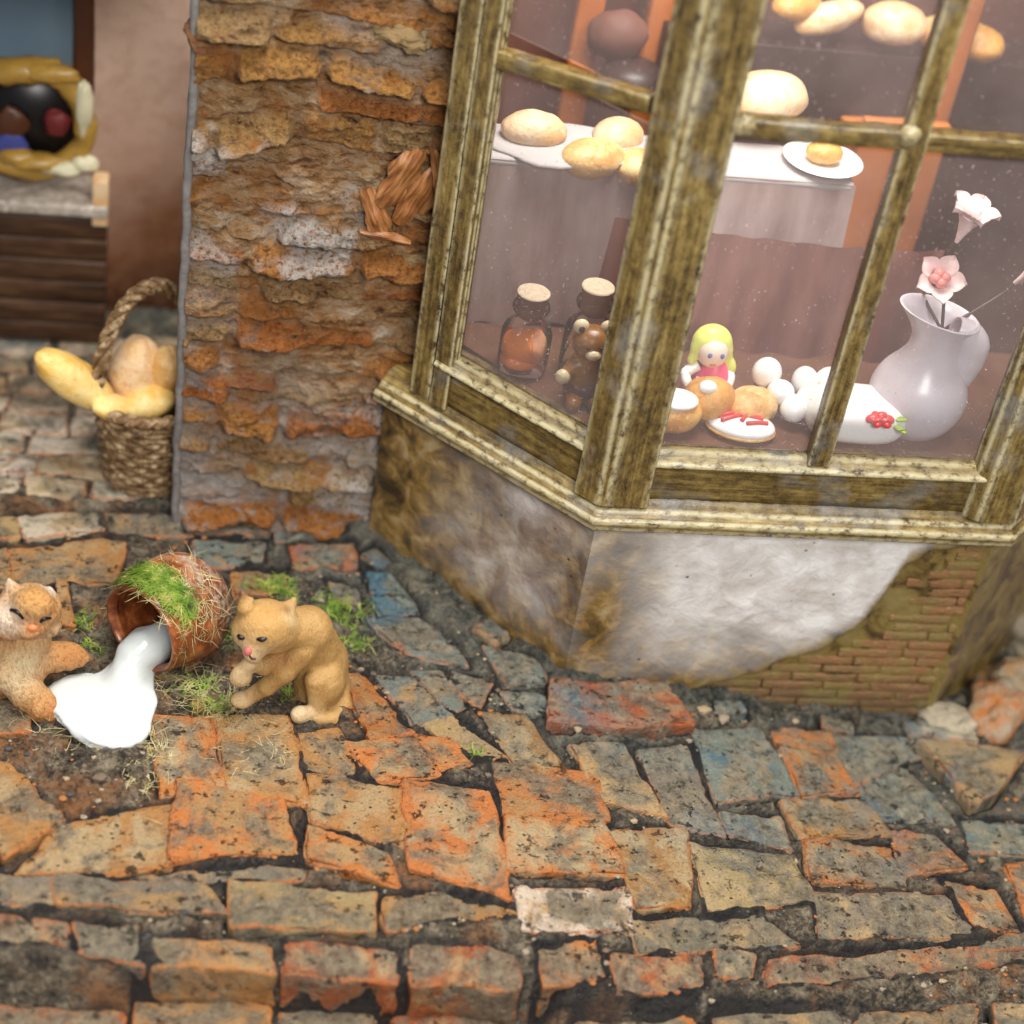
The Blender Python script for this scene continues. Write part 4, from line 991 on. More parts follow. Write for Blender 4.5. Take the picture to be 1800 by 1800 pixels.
# brown bear figurine in the near corner
bp = stand(1030, 650, 22.85)
br = thing('bear_figurine', bp, 'small brown bear figurine with cream ears in the window corner', 'figurine')
fn = union([ellip(bp + [0, 0, .45], (.3, .26, .42)), ellip(bp + [.0, -.02, 1.0], (.3, .27, .27)), capsule(bp + [-.22, -.1, .62], bp + [-.36, -.2, .5], .11, .1), capsule(bp + [-.12, -.15, .12], bp + [-.18, -.34, .1], .13, .12), capsule(bp + [.12, -.15, .12], bp + [.18, -.34, .1], .13, .12), capsule(bp + [.22, -.1, .62], bp + [.34, -.2, .5], .11, .1)], .08)
V, Q, _ = nets(fn, bp - [.7, .7, .1], bp + [.7, .6, 1.5], .05); obj('body', V, Q, mat=M['bearbrown'], parent=br)
for sx in (-1, 1):
    V, Q = blob(bp + [sx * .2, -.02, 1.26], (.12, .08, .12)); e = obj('ear', V, Q, mat=M['bearpale'], parent=br)
    V, Q = blob(bp + [sx * .2, -.08, 1.25], (.05, .04, .06)); obj('inner_ear', V, Q, mat=M['beardark'], parent=e)
    V, Q = blob(bp + [sx * .1, -.27, 1.05], (.03, .03, .03), n=(10, 8)); obj('eye', V, Q, mat=M['black'], parent=br)
V, Q = blob(bp + [0, -.25, .93], (.12, .1, .09)); obj('snout', V, Q, mat=M['bearpale'], parent=br)
V, Q = blob(bp + [-.38, -.22, .5], (.12, .1, .12)); obj('paw', V, Q, mat=M['bearpale'], parent=br)
V, Q = blob(bp + [.02, -.02, .22], (.34, .3, .22)); obj('trousers', V, Q, mat=M['beardark'], parent=br)
# little doll
dp = at(1246, 700) + [0, .1, 0]
dl = thing('doll_figurine', dp, 'tiny doll figurine with lemon hair and pink dress behind the buns', 'figurine')
hc = ony(1252, 612, dp[1]); 
V, Q = blob(hc + [0, -.06, -.02], (.24, .22, .26)); hd = obj('head', V, Q, mat=M['skin'], parent=dl)
fn = union([ellip(hc + [0, .07, .05], (.31, .26, .3)), capsule(hc + [-.22, .02, -.05], hc + [-.28, -.02, -.22], .1, .07), capsule(hc + [.22, .02, -.05], hc + [.3, .0, -.34], .11, .09), ellip(hc + [.34, 0, -.34], (.1, .1, .16))], .08)
V, Q, _ = nets(fn, hc - [.7, .6, .7], hc + [.7, .6, .6], .045); obj('hair', V, Q, mat=M['yellow'], parent=dl)
for sx in (-.09, .1):
    V, Q = blob(hc + [sx, -.26, .03], (.035, .03, .045), n=(10, 8)); obj('eye', V, Q, mat=M['eyeblue'], parent=hd)
V, Q = blob(hc + [-.01, -.26, -.13], (.05, .02, .02), n=(10, 8)); obj('mouth', V, Q, mat=M['nose1'], parent=hd)
V, Q = lathe([(.0, 0), (.42, 0), (.40, .1), (.3, .45), (.2, .75), (.12, .88), (0, .9)], 26, org=dp); V[:, 2] = dp[2] + (V[:, 2] - dp[2]) * (hc[2] - .15 - dp[2]) / .9
obj('dress', V, Q, mat=M['pink'], parent=dl)
for sx in (-1, 1):
    V, Q, T = tube([hc + [sx * .16, -.02, -.3], hc + [sx * .34, -.08, -.42], hc + [sx * .3, -.22, -.55]], [.09, .09, .07], 10, 12); obj('sleeve', V, Q, T, M['white'], dl)
V, Q, T = tube([hc + [-.2, -.16, -.48], hc + [0, -.24, -.5], hc + [.2, -.16, -.48]], .07, 8, 10); obj('collar', V, Q, T, M['white'], dl)
# buns, pastry and iced biscuit
def bun(u, v, r, mat, label, dz=0, rot=0, amp=.05, seed=0, fn=None, dy=0):
    c = onz(u, v, DZ + r[2] * .92) + [0, dy, dz]; t = thing('bun', c - [0, 0, r[2] * .92], label, 'bun'); V, Q = blob(c, r, rot, amp=amp, seed=seed, n=(32, 20), fn=fn); obj('crust', V, Q, mat=mat, parent=t); return t, c
t, c = bun(1188, 738, (.42, .36, .3), M['bread_t'], 'golden bun topped with a flat white icing disc, against the corner post', seed=3, dy=.2)
V, Q = blob(c + [0, -.03, .25], (.33, .27, .09)); obj('icing', V, Q, mat=M['white'], parent=t)
t, c = bun(1246, 702, (.40, .36, .36), M['bread_t'], 'round golden bun with a dab of white icing in front of the doll', seed=4)
V, Q = blob(c + [-.1, -.12, .3], (.14, .12, .1)); obj('icing', V, Q, mat=M['white'], parent=t)
bun(1320, 714, (.46, .36, .27), M['bread_b'], 'grooved golden pastry between the bun and the white eggs', rot=.5, seed=5, fn=lambda d: 1 - .10 * np.maximum(0, np.cos(d[:, 0] * 9 + d[:, 1] * 4)) ** 4)
c = at(1302, 768) + [0, .12, .14]
t = thing('iced_biscuit', c - [0, 0, .14], 'oval white iced biscuit with red stripes on the display board', 'biscuit')
V, Q = blob(c, (.52, .34, .15), -.2, .0, n=(30, 16)); obj('icing', V, Q, mat=M['white'], parent=t)
V, Q = blob(c - [0, 0, .05], (.54, .36, .09), -.2, .0, n=(30, 16)); obj('base', V, Q, mat=M['bread_b'], parent=t)
for a, b_ in [((-.38, .02), (-.05, .10)), ((-.34, -.08), (-.02, .02)), ((-.05, -.12), (.12, .12)), ((.02, -.17), (.36, -.10)), ((.1, .0), (.3, -.02))]:
    hh = lambda q: .15 * math.sqrt(max(.05, 1 - (q[0] / .52) ** 2 - (q[1] / .34) ** 2)) + .015
    V, Q, T = tube([c + [a[0], a[1], hh(a)], c + [(a[0] + b_[0]) / 2, (a[1] + b_[1]) / 2, hh(((a[0] + b_[0]) / 2, (a[1] + b_[1]) / 2))], c + [b_[0], b_[1], hh(b_)]], .035, 8, 8); obj('red_stripe', V, Q, T, M['red'], t)
# eggs on a small dish
ec = at(1400, 722)
ds = thing('glass_dish', ec, 'small grey dish holding the white eggs', 'dish')
V, Q = lathe([(0, .02), (.35, .02), (.55, .1), (.72, .24), (.74, .25), (.72, .27), (.52, .14), (.3, .07), (0, .06)], 36, org=ec); obj('bowl', V, Q, mat=M['bottle'], parent=ds)
for i, (u, v, dy) in enumerate([(1348, 655, .25), (1372, 690, -.1), (1415, 672, .2), (1424, 703, -.15), (1458, 668, .15), (1395, 718, -.35)]):
    c = ony(u, v, ec[1] + dy); V, Q = blob(c, (.23, .21, .25 if i in (0, 2) else .2), i * .8, .3 * (i % 3)); e = obj('egg', V, Q, mat=M['white'])
    tag(e, ['white egg standing on end at the back of the pile, near the doll', 'white egg leaning in front of the upright one', 'white egg lying at the top middle of the pile', 'white egg between the middle one and the cake', 'white egg half hidden behind the glazing bar', 'white egg lowest on the dish, touching the pastry'][i], 'egg', group='white eggs on the dish')
# white cake with red flower
cc = at(1512, 800) + [0, .64, 0]
ck = thing('white_cake', cc, 'smooth white iced cake with a red flower behind the glazing bar', 'cake')
V, Q = blob(cc + [0, 0, .31], (.84, .54, .38), -.05, n=(40, 24), fn=lambda d: 1 / np.maximum((np.abs(d[:, 0]) ** 3 + np.abs(d[:, 1]) ** 3 + np.abs(d[:, 2]) ** 3) ** (1 / 3), .1) * .93); obj('icing', V, Q, mat=M['white'], parent=ck)
fc = hit(ellip(cc + [0, 0, .31], (.88, .57, .40)), 1546, 738)
for i in range(6):
    a = i * math.pi / 3; V, Q = blob(fc + [math.cos(a) * .12, math.sin(a) * .09 - .02, .03], (.11, .08, .07), a, .3, n=(14, 10)); obj('petal', V, Q, mat=M['red'], parent=ck)
V, Q = blob(fc + [0, -.02, .08], (.09, .08, .07), n=(14, 10)); obj('flower_heart', V, Q, mat=M['red'], parent=ck)
for (dx, dy, dz, a) in [(-.16, .22, .06, .4), (.3, .08, -.02, -.4), (.32, -.05, -.1, -1.2)]:
    V, Q = blob(fc + [dx, dy, dz], (.17, .07, .035), a, -.15, n=(16, 10)); obj('leaf', V, Q, mat=M['green'], parent=ck)
# porcelain jug and flowers
vb = at(1612, 778) + [0, .5, 0]
vs_ = thing('porcelain_jug', vb, 'lilac white porcelain jug with pinched spout and broad handle', 'jug')
prof = np.array([(0, 0), (.42, 0), (.5, .04), (.62, .25), (.70, .55), (.70, .8), (.62, 1.08), (.47, 1.35), (.37, 1.6), (.35, 1.85), (.39, 2.1), (.47, 2.3), (.5, 2.36), (.46, 2.36), (.38, 2.2), (.3, 1.9), (0, 1.8)])
V, Q = lathe(spline(prof, 70), 48, org=vb)
r_ = V - vb; lip = sstep(1.85, 2.36, r_[:, 2]); V[:, 0] += lip * np.where(r_[:, 0] < 0, r_[:, 0] * .35, r_[:, 0] * .1); V[:, 2] += lip * np.where(r_[:, 0] < 0, -r_[:, 0] * .35, -r_[:, 0] * .25)
V = vb + (V - vb) * [1.06, 1.0, .84]; obj('body', V, Q, mat=M['vase'], parent=vs_)
V, Q, T = tube([vb + [.22, 0, 2.12], vb + [.42, -.02, 2.04], vb + [.54, -.02, 1.8], vb + [.54, -.02, 1.45], vb + [.50, 0, 1.05]], [.18, .22, .26, .26, .22], 14, 30); V = vb + (V - vb) * [1.06, 1.0, .84]; obj('handle', V, Q, T, M['vase'], vs_)
def flower(u, v, Y, tip, label, red, tilt):
    c = ony(u, v, Y); t = thing('lily_flower', c, label, 'flower', None)
    tl = np.array(tilt, float); tl /= np.linalg.norm(tl)
    V, Q = lathe([(.03, -.5), (.06, -.35), (.12, -.15), (.2, 0), (.24, .06), (.19, 0), (.1, -.15), (.02, -.3)], 24, tl, c); obj('trumpet', V, Q, mat=M['petal'], parent=t)
    e1 = np.cross(tl, [0, 1, .2]); e1 /= np.linalg.norm(e1); e2 = np.cross(tl, e1)
    for i in range(5):
        a = i * 2 * math.pi / 5 + .3; dr = e1 * math.cos(a) + e2 * math.sin(a); sdv = np.cross(tl, dr)
        uu = np.linspace(0, 1, 9); vv = np.linspace(-1, 1, 7); U_, W_ = np.meshgrid(uu, vv, indexing='ij')
        wid = .17 * np.sin(np.clip(U_ * .93 + .12, 0, 1) * math.pi) ** .8 * (1 - .2 * U_)
        pos = c + dr * (.12 + .27 * U_[..., None]) + tl * ((-.03 + .28 * U_ - .17 * U_ ** 2.5)[..., None] + .07 * (W_ ** 2)[..., None]) + sdv * (wid * W_)[..., None]
        V = pos.reshape(-1, 3); Qg = grid(9, 7); n_ = len(V); V = np.concatenate([V, V - tl * .025]); obj('petal', V, np.concatenate([Qg, Qg[:, ::-1] + n_]), mat=M['petal'], parent=t)
    for i in range(4 if red else 2):
        a = i * 1.6; V, Q = blob(c + tl * .1 + (e1 * math.cos(a) + e2 * math.sin(a)) * .07, (.09, .09, .08), a, n=(12, 8)); obj('heart', V, Q, mat=M['petalred'] if red else M['petal'], parent=t)
    V, Q, T = tube([c - tl * .45, c - tl * .7 + [0, .03, -.1], np.array(tip)], .026, 6, 10); obj('stem', V, Q, T, M['darkwood'], t)
mouth = vb + [.05, 0, 1.7]
flower(1650, 492, vb[1] - .05, mouth, 'open pale flower with a rose red heart just above the jug', True, (-.15, -.75, .75))
flower(1708, 378, vb[1] + .1, mouth, 'tall pale pink trumpet flower above the red hearted one', False, (.12, -.15, 1))
flower(1832, 468, vb[1] + .15, mouth, 'pale pink flower leaning out towards the corner post', False, (.5, -.3, .8))

# ================================================================ ROOM BEHIND THE WINDOW
def plate(name, cn, up, T, mat, parent=None, seed=0, n=(8, 6, 2), rr=.03, amp=.01):
    V, Q, a = slab(cn, up, T, rr=rr, n=n, amp=amp, chip=.02, warp=0, seed=seed); return obj(name, V, Q, mat=mat, parent=parent, attrs=a)
iw = plate('wall_inner', [(3.9, 29.8, 14), (24, 29.8, 14), (24, 29.8, -.5), (3.9, 29.8, -.5)], (0, -1, 0), .4, M['inwall'], n=(20, 20, 2)); tag(iw, 'russet back wall inside the shop', kind='structure')
tb = thing('draped_table', (7.0, 26.2, 0), 'table with a pale draped cloth standing behind the window display', 'table')
TZ = 7.0; TX0, TX1, TY = 3.9, 10.1, 25.0
uu = np.linspace(0, 1, 130); vv = np.linspace(0, 1, 40); U_, W_ = np.meshgrid(uu, vv, indexing='ij')
fold = (np.sin(U_ * 46 + 2 * np.sin(U_ * 9)) * .5 + np.sin(U_ * 23 + 1) * .5) * np.clip(W_ - .12, 0, 1) * .34
Xs = TX0 + (TX1 - TX0) * U_ + W_ * .35 * (U_ - .5); Ys = TY - .05 - .35 * W_ + fold; Zs = TZ + .02 - W_ * 5.8
Vs_ = np.stack([Xs, Ys, Zs], -1).reshape(-1, 3); obj('cloth_skirt', Vs_, grid(130, 40), mat=M['cloth'], parent=tb)
U2 = U_ * .72 + .30; fold2 = (np.sin(U2 * 60 + 2 * np.sin(U2 * 11)) * .6 + np.sin(U2 * 31) * .4) * .16
X2 = 3.9 + 7.4 * U2 - W_ * .5 + .2; Y2 = TY - .50 - .45 * W_ + fold2 * (.3 + W_); Z2 = TZ - .55 - .25 * np.sin(U_ * 2.2) - W_ * 5.2
Vc = np.stack([X2, Y2, Z2], -1).reshape(-1, 3); obj('brown_drape', Vc, grid(130, 40), mat=M['cloth2'], parent=tb)
plate('cloth_top', [(TX0, TY + 1.1, TZ + .06), (TX1, TY + 1.1, TZ + .06), (TX1, TY - .06, TZ + .06), (TX0, TY - .06, TZ + .06)], (0, 0, 1), .2, M['linen'], tb, rr=.09, n=(16, 8, 3))
V, Q = blob((5.6, TY + .5, TZ + .06), (1.5, .7, .12), amp=.12, seed=6, n=(30, 12)); o = obj('white_napkin', V, Q, mat=M['linen']); tag(o, 'crumpled white napkin under the loaves on the draped table', 'napkin')
lo_ = ['pale bread roll at the back left of the draped table', 'glossy golden roll at the front of the draped table', 'pale roll behind the golden one on the draped table', 'small golden roll beside the corner post on the draped table']
for i, (u, v, Y, r) in enumerate([(938, 228, 25.5, (.50, .35, .29)), (1042, 278, 25.1, (.54, .35, .29)), (1086, 240, 25.7, (.45, .35, .29)), (1118, 292, 25.15, (.40, .33, .25))]):
    V, Q = blob(ony(u, v, Y), r, .3 * i, amp=.05, seed=i, n=(26, 16)); o = obj('bread_roll', V, Q, mat=M['bread_b'] if i % 2 else M['bread_p']); tag(o, lo_[i], 'bread', group='rolls on the draped table')
V, Q = blob(ony(1345, 172, 26.3), (.75, .5, .42), .3, amp=.05, seed=8, n=(28, 16)); tag(obj('loaf', V, Q, mat=M['bread_p']), 'large pale round loaf behind the upper glazing bar', 'bread')
pc = ony(1445, 285, 25.5); pc[2] = TZ + .07
V, Q = lathe([(0, 0), (.4, 0), (.62, .08), (.64, .1), (.6, .1), (.38, .04), (0, .04)], 30, org=pc); tag(obj('saucer', V, Q, mat=M['white']), 'white saucer on the draped table under a small roll', 'plate')
V, Q = blob(pc + [0, 0, .2], (.3, .24, .18), amp=.05, seed=9); tag(obj('bread_roll', V, Q, mat=M['bread_t']), 'small brown roll sitting on the white saucer', 'bread', group='rolls on the draped table')
sh = thing('bread_shelf', (9.5, 28.6, 0), 'dark wooden bread shelf with orange posts against the russet wall', 'shelf')
sz = ony(1500, 92, 28.2)[2]
plate('board', [(7.6, 29.3, sz), (15, 29.3, sz), (15, 28.2, sz), (7.6, 28.2, sz)], (0, 0, 1), 1.3, M['darkwood'], sh)
for u0, v0, Y in ((1035, 0, 28.9), (1150, 60, 29.0), (1600, 330, 28.0)):
    p = ony(u0, v0, Y); beam((p[0], p[1], 0), (p[0] + .05, p[1], 13), (1, 0, 0), .45, .35, 'post', M['orangewood'], sh, seed=int(u0), n=(12, 2, 2))
p = ony(1565, 330, 27.4); plate('back_panel', [(p[0] - .75, p[1], p[2] + 1.2), (p[0] + .75, p[1], p[2] + 1.2), (p[0] + .75, p[1], p[2] - 2), (p[0] - .75, p[1], p[2] - 2)], (0, -1, 0), .2, M['orangewood'], sh)
p = ony(1560, 250, 28.05); beam((p[0] - .9, p[1] - .05, p[2]), (p[0] + .8, p[1] - .05, p[2] + .1), (0, 0, 1), .8, .25, 'rail', M['orangewood'], sh, seed=77, n=(10, 2, 2))
names = ['dark golden loaf at the end of the bread shelf', 'long pale loaf leaning on the bread shelf', 'broad cream loaf in the middle of the bread shelf', 'russet loaf behind the glazing bar on the bread shelf', 'cream loaf past the glazing bar on the bread shelf']
for i, (u, v, r, m) in enumerate([(1400, 8, (.5, .3, .26), 'bread_t'), (1458, 30, (.62, .28, .26), 'bread_p'), (1572, 42, (.56, .4, .36), 'bread_p'), (1660, 62, (.5, .36, .3), 'bread_b'), (1715, 75, (.5, .4, .3), 'bread_t')]):
    V, Q = blob(ony(u, v, 28.4), r, .5 - .3 * i, -.3 if i == 1 else 0, amp=.06, seed=20 + i, n=(26, 16)); tag(obj('loaf', V, Q, mat=M[m]), names[i], 'bread', group='loaves on the bread shelf')
V, Q = blob(ony(1085, 62, 28.3), (.5, .42, .42), amp=.08, seed=30, n=(26, 16)); tag(obj('loaf', V, Q, mat=M['inwall']), 'round dark brown loaf seen through the upper side pane', 'bread')
p = ony(1110, 140, 27.9); V, Q = lathe([(0, 0), (.45, 0), (.55, .25), (.5, .5), (.3, .6), (0, .62)], 26, org=p - [0, 0, .3]); tag(obj('dark_pot', V, Q, mat=M['darkwood']), 'dark slate pot behind the rolls in the side pane', 'pot')

# ================================================================ DOORWAY ROOM (far left)
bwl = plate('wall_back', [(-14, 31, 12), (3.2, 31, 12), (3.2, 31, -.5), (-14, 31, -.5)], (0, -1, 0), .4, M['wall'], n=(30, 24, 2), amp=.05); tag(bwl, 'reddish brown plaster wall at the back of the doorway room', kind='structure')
CX1 = ony(186, 600, 29.9)[0]; chz = ony(100, 372, 29.9)[2]
ch = thing('dark_chest', (CX1 - 3, 30.3, 0), 'dark walnut slatted counter with veined marble top by the back wall', 'counter')
n_s = 6
for i in range(n_s):
    z0 = .05 + i * (chz - .1) / n_s; z1 = z0 + (chz - .1) / n_s - .05
    plate('slat', [(CX1 - 5, 29.9, z1), (CX1, 29.9, z1), (CX1, 29.9 - .02 * (i % 2), z0), (CX1 - 5, 29.9 - .02 * (i % 2), z0)], (0, -1, 0), .15, M['slat'], ch, seed=i + 40, n=(14, 3, 2), rr=.03)
plate('carcass', [(CX1 - 5, 30.9, chz), (CX1 - .03, 30.9, chz), (CX1 - .03, 29.98, chz), (CX1 - 5, 29.98, chz)], (0, 0, 1), chz - .02, M['slat'], ch, seed=50)
plate('marble_top', [(CX1 - 5.1, 30.95, chz + .22), (CX1 - .02, 30.95, chz + .22), (CX1 + .02, 29.75, chz + .22), (CX1 - 5.1, 29.75, chz + .22)], (0, 0, 1), .24, M['marble'], ch, seed=51, rr=.06)
q = ony(175, 350, 30.0); plate('end_block', [(q[0] - .12, 30.2, q[2] + .45), (q[0] + .16, 30.2, q[2] + .45), (q[0] + .16, 29.8, q[2] + .45), (q[0] - .12, 29.8, q[2] + .45)], (0, 0, 1), .9, M['bread_p'], ch, seed=52)
# gilt round mirror-like frame standing on the marble
gc = ony(48, 208, 30.35); gr = thing('gilt_frame', (gc[0], 30.35, chz + .22), 'ornate round gilt frame with a dark centre standing on the marble counter', 'frame')
ang = np.linspace(0, 2 * math.pi, 49); pts = np.stack([gc[0] + 1.02 * np.cos(ang), np.full(49, 30.3), gc[2] + .95 * np.sin(ang)], 1)
V, Q, T = tube(pts, .2, 12, cap=False); V = V + (fbm(V, 3, 3, 4) * .07)[:, None]; obj('ring', V, Q, mat=M['gold'], parent=gr)
V, Q = lathe([(0, 0), (.98, 0), (.98, .08), (0, .08)], 40, (0, -1, 0), (gc[0], 30.42, gc[2])); obj('dark_centre', V, Q, mat=M['black'], parent=gr)
for i, (u, v, m, r) in enumerate([(15, 255, 'blue', .3), (100, 215, 'crimson', .25), (20, 215, 'frame', .3)]):
    V, Q = blob(ony(u, v, 30.25), (r, .12, r), amp=.2, seed=i); obj('ornament', V, Q, mat=M[m], parent=gr)
for i, (u, v, r, m) in enumerate([(70, 285, (.5, .2, .16), 'gold'), (112, 295, (.4, .2, .15), 'goldpale'), (30, 275, (.35, .2, .16), 'gold'), (148, 288, (.24, .15, .16), 'goldpale'), (148, 190, (.16, .15, .5), 'goldpale'), (90, 130, (.5, .15, .16), 'gold')]):
    V, Q = blob(ony(u, v, 30.15), r, amp=.2, seed=60 + i); obj('scroll', V, Q, mat=M[m], parent=gr)
# framed landscape print
p0 = ony(132, 8, 30.8); p1 = ony(132, 128, 30.8)
pt = thing('framed_picture', (p0[0] - 2, 30.8, p1[2]), 'blue skied landscape picture in a brown frame on the back wall', 'picture')
plate('canvas', [(p0[0] - 4, 30.78, p0[2] + 1.5), (p0[0], 30.78, p0[2] + 1.5), (p0[0], 30.78, p1[2]), (p0[0] - 4, 30.78, p1[2])], (0, -1, 0), .1, M['paint'], pt, amp=0)
beam((p0[0] + .16, 30.72, p1[2] - .32), (p0[0] + .16, 30.72, p0[2] + 1.8), (1, 0, 0), .34, .3, 'frame_bar', M['frame'], pt, seed=5)
beam((p0[0] - 4, 30.71, p1[2] - .17), (p0[0] + .0, 30.71, p1[2] - .17), (0, 0, 1), .34, .3, 'frame_bar', M['frame'], pt, seed=6)

cl = plate('shade_ceiling', [(-14, 31, 9.6), (-.1, 31, 9.6), (-.1, 25.2, 9.6), (-14, 25.2, 9.6)], (0, 0, 1), .4, M['slat'], n=(10, 8, 2)); tag(cl, 'unseen dark boards added overhead to shade the doorway room', kind='structure')  # out of view, added to keep the doorway room dark
# basket of bread beside the pillar
bk0 = np.array([-.50, 25.95, .08])
bk = thing('wicker_basket', bk0, 'woven wicker basket with a tall twisted handle by the door jamb', 'basket')
BH = 1.75
def brad(h): return .66 + .24 * (h / BH) ** 1.2
V, Q = lathe([(0, .02), (.62, .02)] + [(brad(h) - .05, h) for h in np.linspace(.05, BH, 10)], 40, org=bk0); obj('liner', V, Q, mat=M['weave'], parent=bk)
for i in range(26):
    a = i * 2 * math.pi / 26
    V, Q, T = tube([bk0 + [brad(h) * math.cos(a), brad(h) * math.sin(a), h] for h in np.linspace(.02, BH, 8)], .03, 6); obj('stake', V, Q, T, M['weave'], bk)
for j in range(14):
    h = .08 + j * (BH - .2) / 14; aa = np.linspace(0, 2 * math.pi, 105)
    R = brad(h) + .035 * np.cos(aa * 13 + (j % 2) * math.pi)
    V, Q, T = tube(bk0 + np.stack([R * np.cos(aa), R * np.sin(aa), np.full(105, h)], 1), .052, 6, cap=False); obj('weaver', V, Q, mat=M['weave'], parent=bk)
for s_ in (0, math.pi):
    aa = np.linspace(0, 2 * math.pi, 121); R = brad(BH) + .05 + .05 * np.cos(aa * 14 + s_)
    V, Q, T = tube(bk0 + np.stack([R * np.cos(aa), R * np.sin(aa), BH + .05 * np.sin(aa * 14 + s_)], 1), .07, 8, cap=False); obj('rim_strand', V, Q, mat=M['weave'], parent=bk)
ha = math.radians(205)
hd_ = np.array([math.cos(ha), math.sin(ha), 0])
for s_ in (0, 2.1, 4.2):
    tt = np.linspace(0, 1, 70); base = bk0 + hd_ * (np.cos(tt * math.pi) * (.93 - .12 * np.sin(tt * math.pi)))[:, None] + np.stack([0 * tt, 0 * tt, BH - .05 + 2.05 * np.sin(tt * math.pi) ** .8], 1)
    nrm = np.stack([hd_[1] * np.ones(70), -hd_[0] * np.ones(70), np.zeros(70)], 1); rad_ = np.stack([hd_[0] * np.cos(tt * math.pi), hd_[1] * np.cos(tt * math.pi), np.sin(tt * math.pi)], 1)
    V, Q, T = tube(base + nrm * (.075 * np.cos(tt * 30 + s_))[:, None] + rad_ * (.075 * np.sin(tt * 30 + s_))[:, None], .07, 7); obj('handle_strand', V, Q, T, M['weave'], bk)
bl = [('long_loaf', 'long yellow loaf poking out over the basket rim', (132, 668), 25.6, (.80, .36, .34), .15, .72, 'bread_y'), ('crusty_loaf', 'glossy split loaf standing under the basket handle', (240, 655), 26.0, (.46, .42, .72), .2, .15, 'bread_p'), ('bread_roll', 'small glossy roll lying at the front of the basket', (262, 705), 25.6, (.46, .32, .28), .3, -.2, 'bread_y'), ('bread_roll', 'round roll against the pillar side of the basket', (296, 650), 25.9, (.34, .34, .45), .0, .0, 'bread_b'), ('bread_roll', 'small roll wedged under the handle at the basket rim', (196, 715), 25.4, (.36, .26, .22), .5, .3, 'bread_y')]
for i, (nm, lb, (u, v), Y, r, rot, tilt, m) in enumerate(bl):
    V, Q = blob(ony(u, v, Y), r, rot, tilt, amp=.05, seed=80 + i, n=(30, 20), fn=(lambda d: 1 - .05 * np.maximum(0, np.cos(d[:, 0] * 7 + d[:, 1] * 3)) ** 8)); tag(obj(nm, V, Q, mat=M[m]), lb, 'bread')

# ================================================================ RIGHT: neighbouring rock face and loose stones
us = np.arange(14.9, 24, .09); zs_ = np.arange(-2.4, 14, .09); UX, UZ = np.meshgrid(us, zs_, indexing='ij'); p3 = np.stack([UX.ravel(), np.zeros(UX.size), UZ.ravel()], 1)
hh = fbm(p3, .7, 4, 61) * .45 + fbm(p3, 2.4, 4, 63) * .12
V = np.stack([p3[:, 0], 24.6 - hh - .35 * np.maximum(0, 1.6 - p3[:, 2]), p3[:, 2]], 1)
nb = obj('rough_wall', V, grid(len(us), len(zs_))[:, ::-1], mat=M['neigh']); tag(nb, 'rough orange and grey wall beyond the far corner of the bay', 'wall')
for i, (u, v, r, c, lb) in enumerate([(1660, 1285, (.5, .35, .28), C_PALE, 'pale stone against the foot of the bay wall by the rough wall'), (1745, 1275, (.75, .5, .42), C_OR, 'big orange stone lying before the rough wall'), (1790, 1130, (.7, .5, .6), C_GRY, 'dark grey stone leaning on the rough wall'), (1790, 1215, (.5, .45, .4), C_TAN, 'rounded tan stone between the orange and the grey stone')]):
    p = onground(u, v); V, Q = blob(p + [0, .1, r[2] * .45], r, i, amp=.28, seed=110 + i, n=(40, 26), nscale=1.8); tag(obj('loose_stone', V, Q, mat=M['rock'], col=c), lb, 'stone')

# ================================================================ THE TWO CATS
def px3(u, v, Y): return ony(u, v, Y)
def paint(V, base, spots):
    col = np.tile(np.array([*base, 1.0]), (len(V), 1))
    for c, r, k in spots:
        w_ = np.exp(-(np.linalg.norm(V - np.asarray(c), axis=1) / r) ** 2)[:, None]
        col[:, :3] = col[:, :3] * (1 - w_) + np.array(k) * w_
    return col
# -- tan cat washing its paw
c2 = thing('tan_cat', px3(540, 1262, 20.5), 'smooth tan cat figurine sitting with bowed head, licking its raised paw', 'cat')
K = [capsule(px3(566, 1205, 20.85), px3(562, 1165, 20.9), .43, .40), capsule(px3(564, 1158, 20.9), px3(544, 1110, 20.72), .39, .34), capsule(px3(538, 1104, 20.7), px3(486, 1108, 20.45), .33, .30),
     ellip(px3(466, 1098, 20.36), (.44, .40, .36)), ellip(px3(488, 1118, 20.32), (.25, .25, .22)), ellip(px3(432, 1112, 20.3), (.2, .22, .2)),
     capsule(px3(455, 1122, 20.18), px3(440, 1148, 20.0), .21, .105), capsule(px3(452, 1140, 20.1), px3(449, 1156, 20.02), .14, .09)]
K += chain([px3(528, 1140, 20.5), px3(500, 1180, 20.35), px3(470, 1206, 20.35), px3(434, 1227, 20.45)], [.25, .165, .13, .115])
K += [ellip(px3(425, 1231, 20.42), (.17, .15, .10))]
K += chain([px3(505, 1150, 20.55), px3(465, 1170, 20.3), px3(438, 1168, 20.12), px3(424, 1180, 20.08)], [.18, .13, .105, .115])
K += [ellip(px3(423, 1190, 20.06), (.165, .13, .16))]
K += [ellip(px3(572, 1198, 20.6), (.30, .34, .44)), capsule(px3(556, 1195, 20.42), px3(560, 1250, 20.32), .18, .135), capsule(px3(560, 1256, 20.34), px3(526, 1256, 20.16), .13, .135)]
tail = chain([px3(596, 1205, 20.8), px3(602, 1240, 20.55), px3(588, 1262, 20.3), px3(560, 1264, 20.2)], [.14, .13, .12, .09])
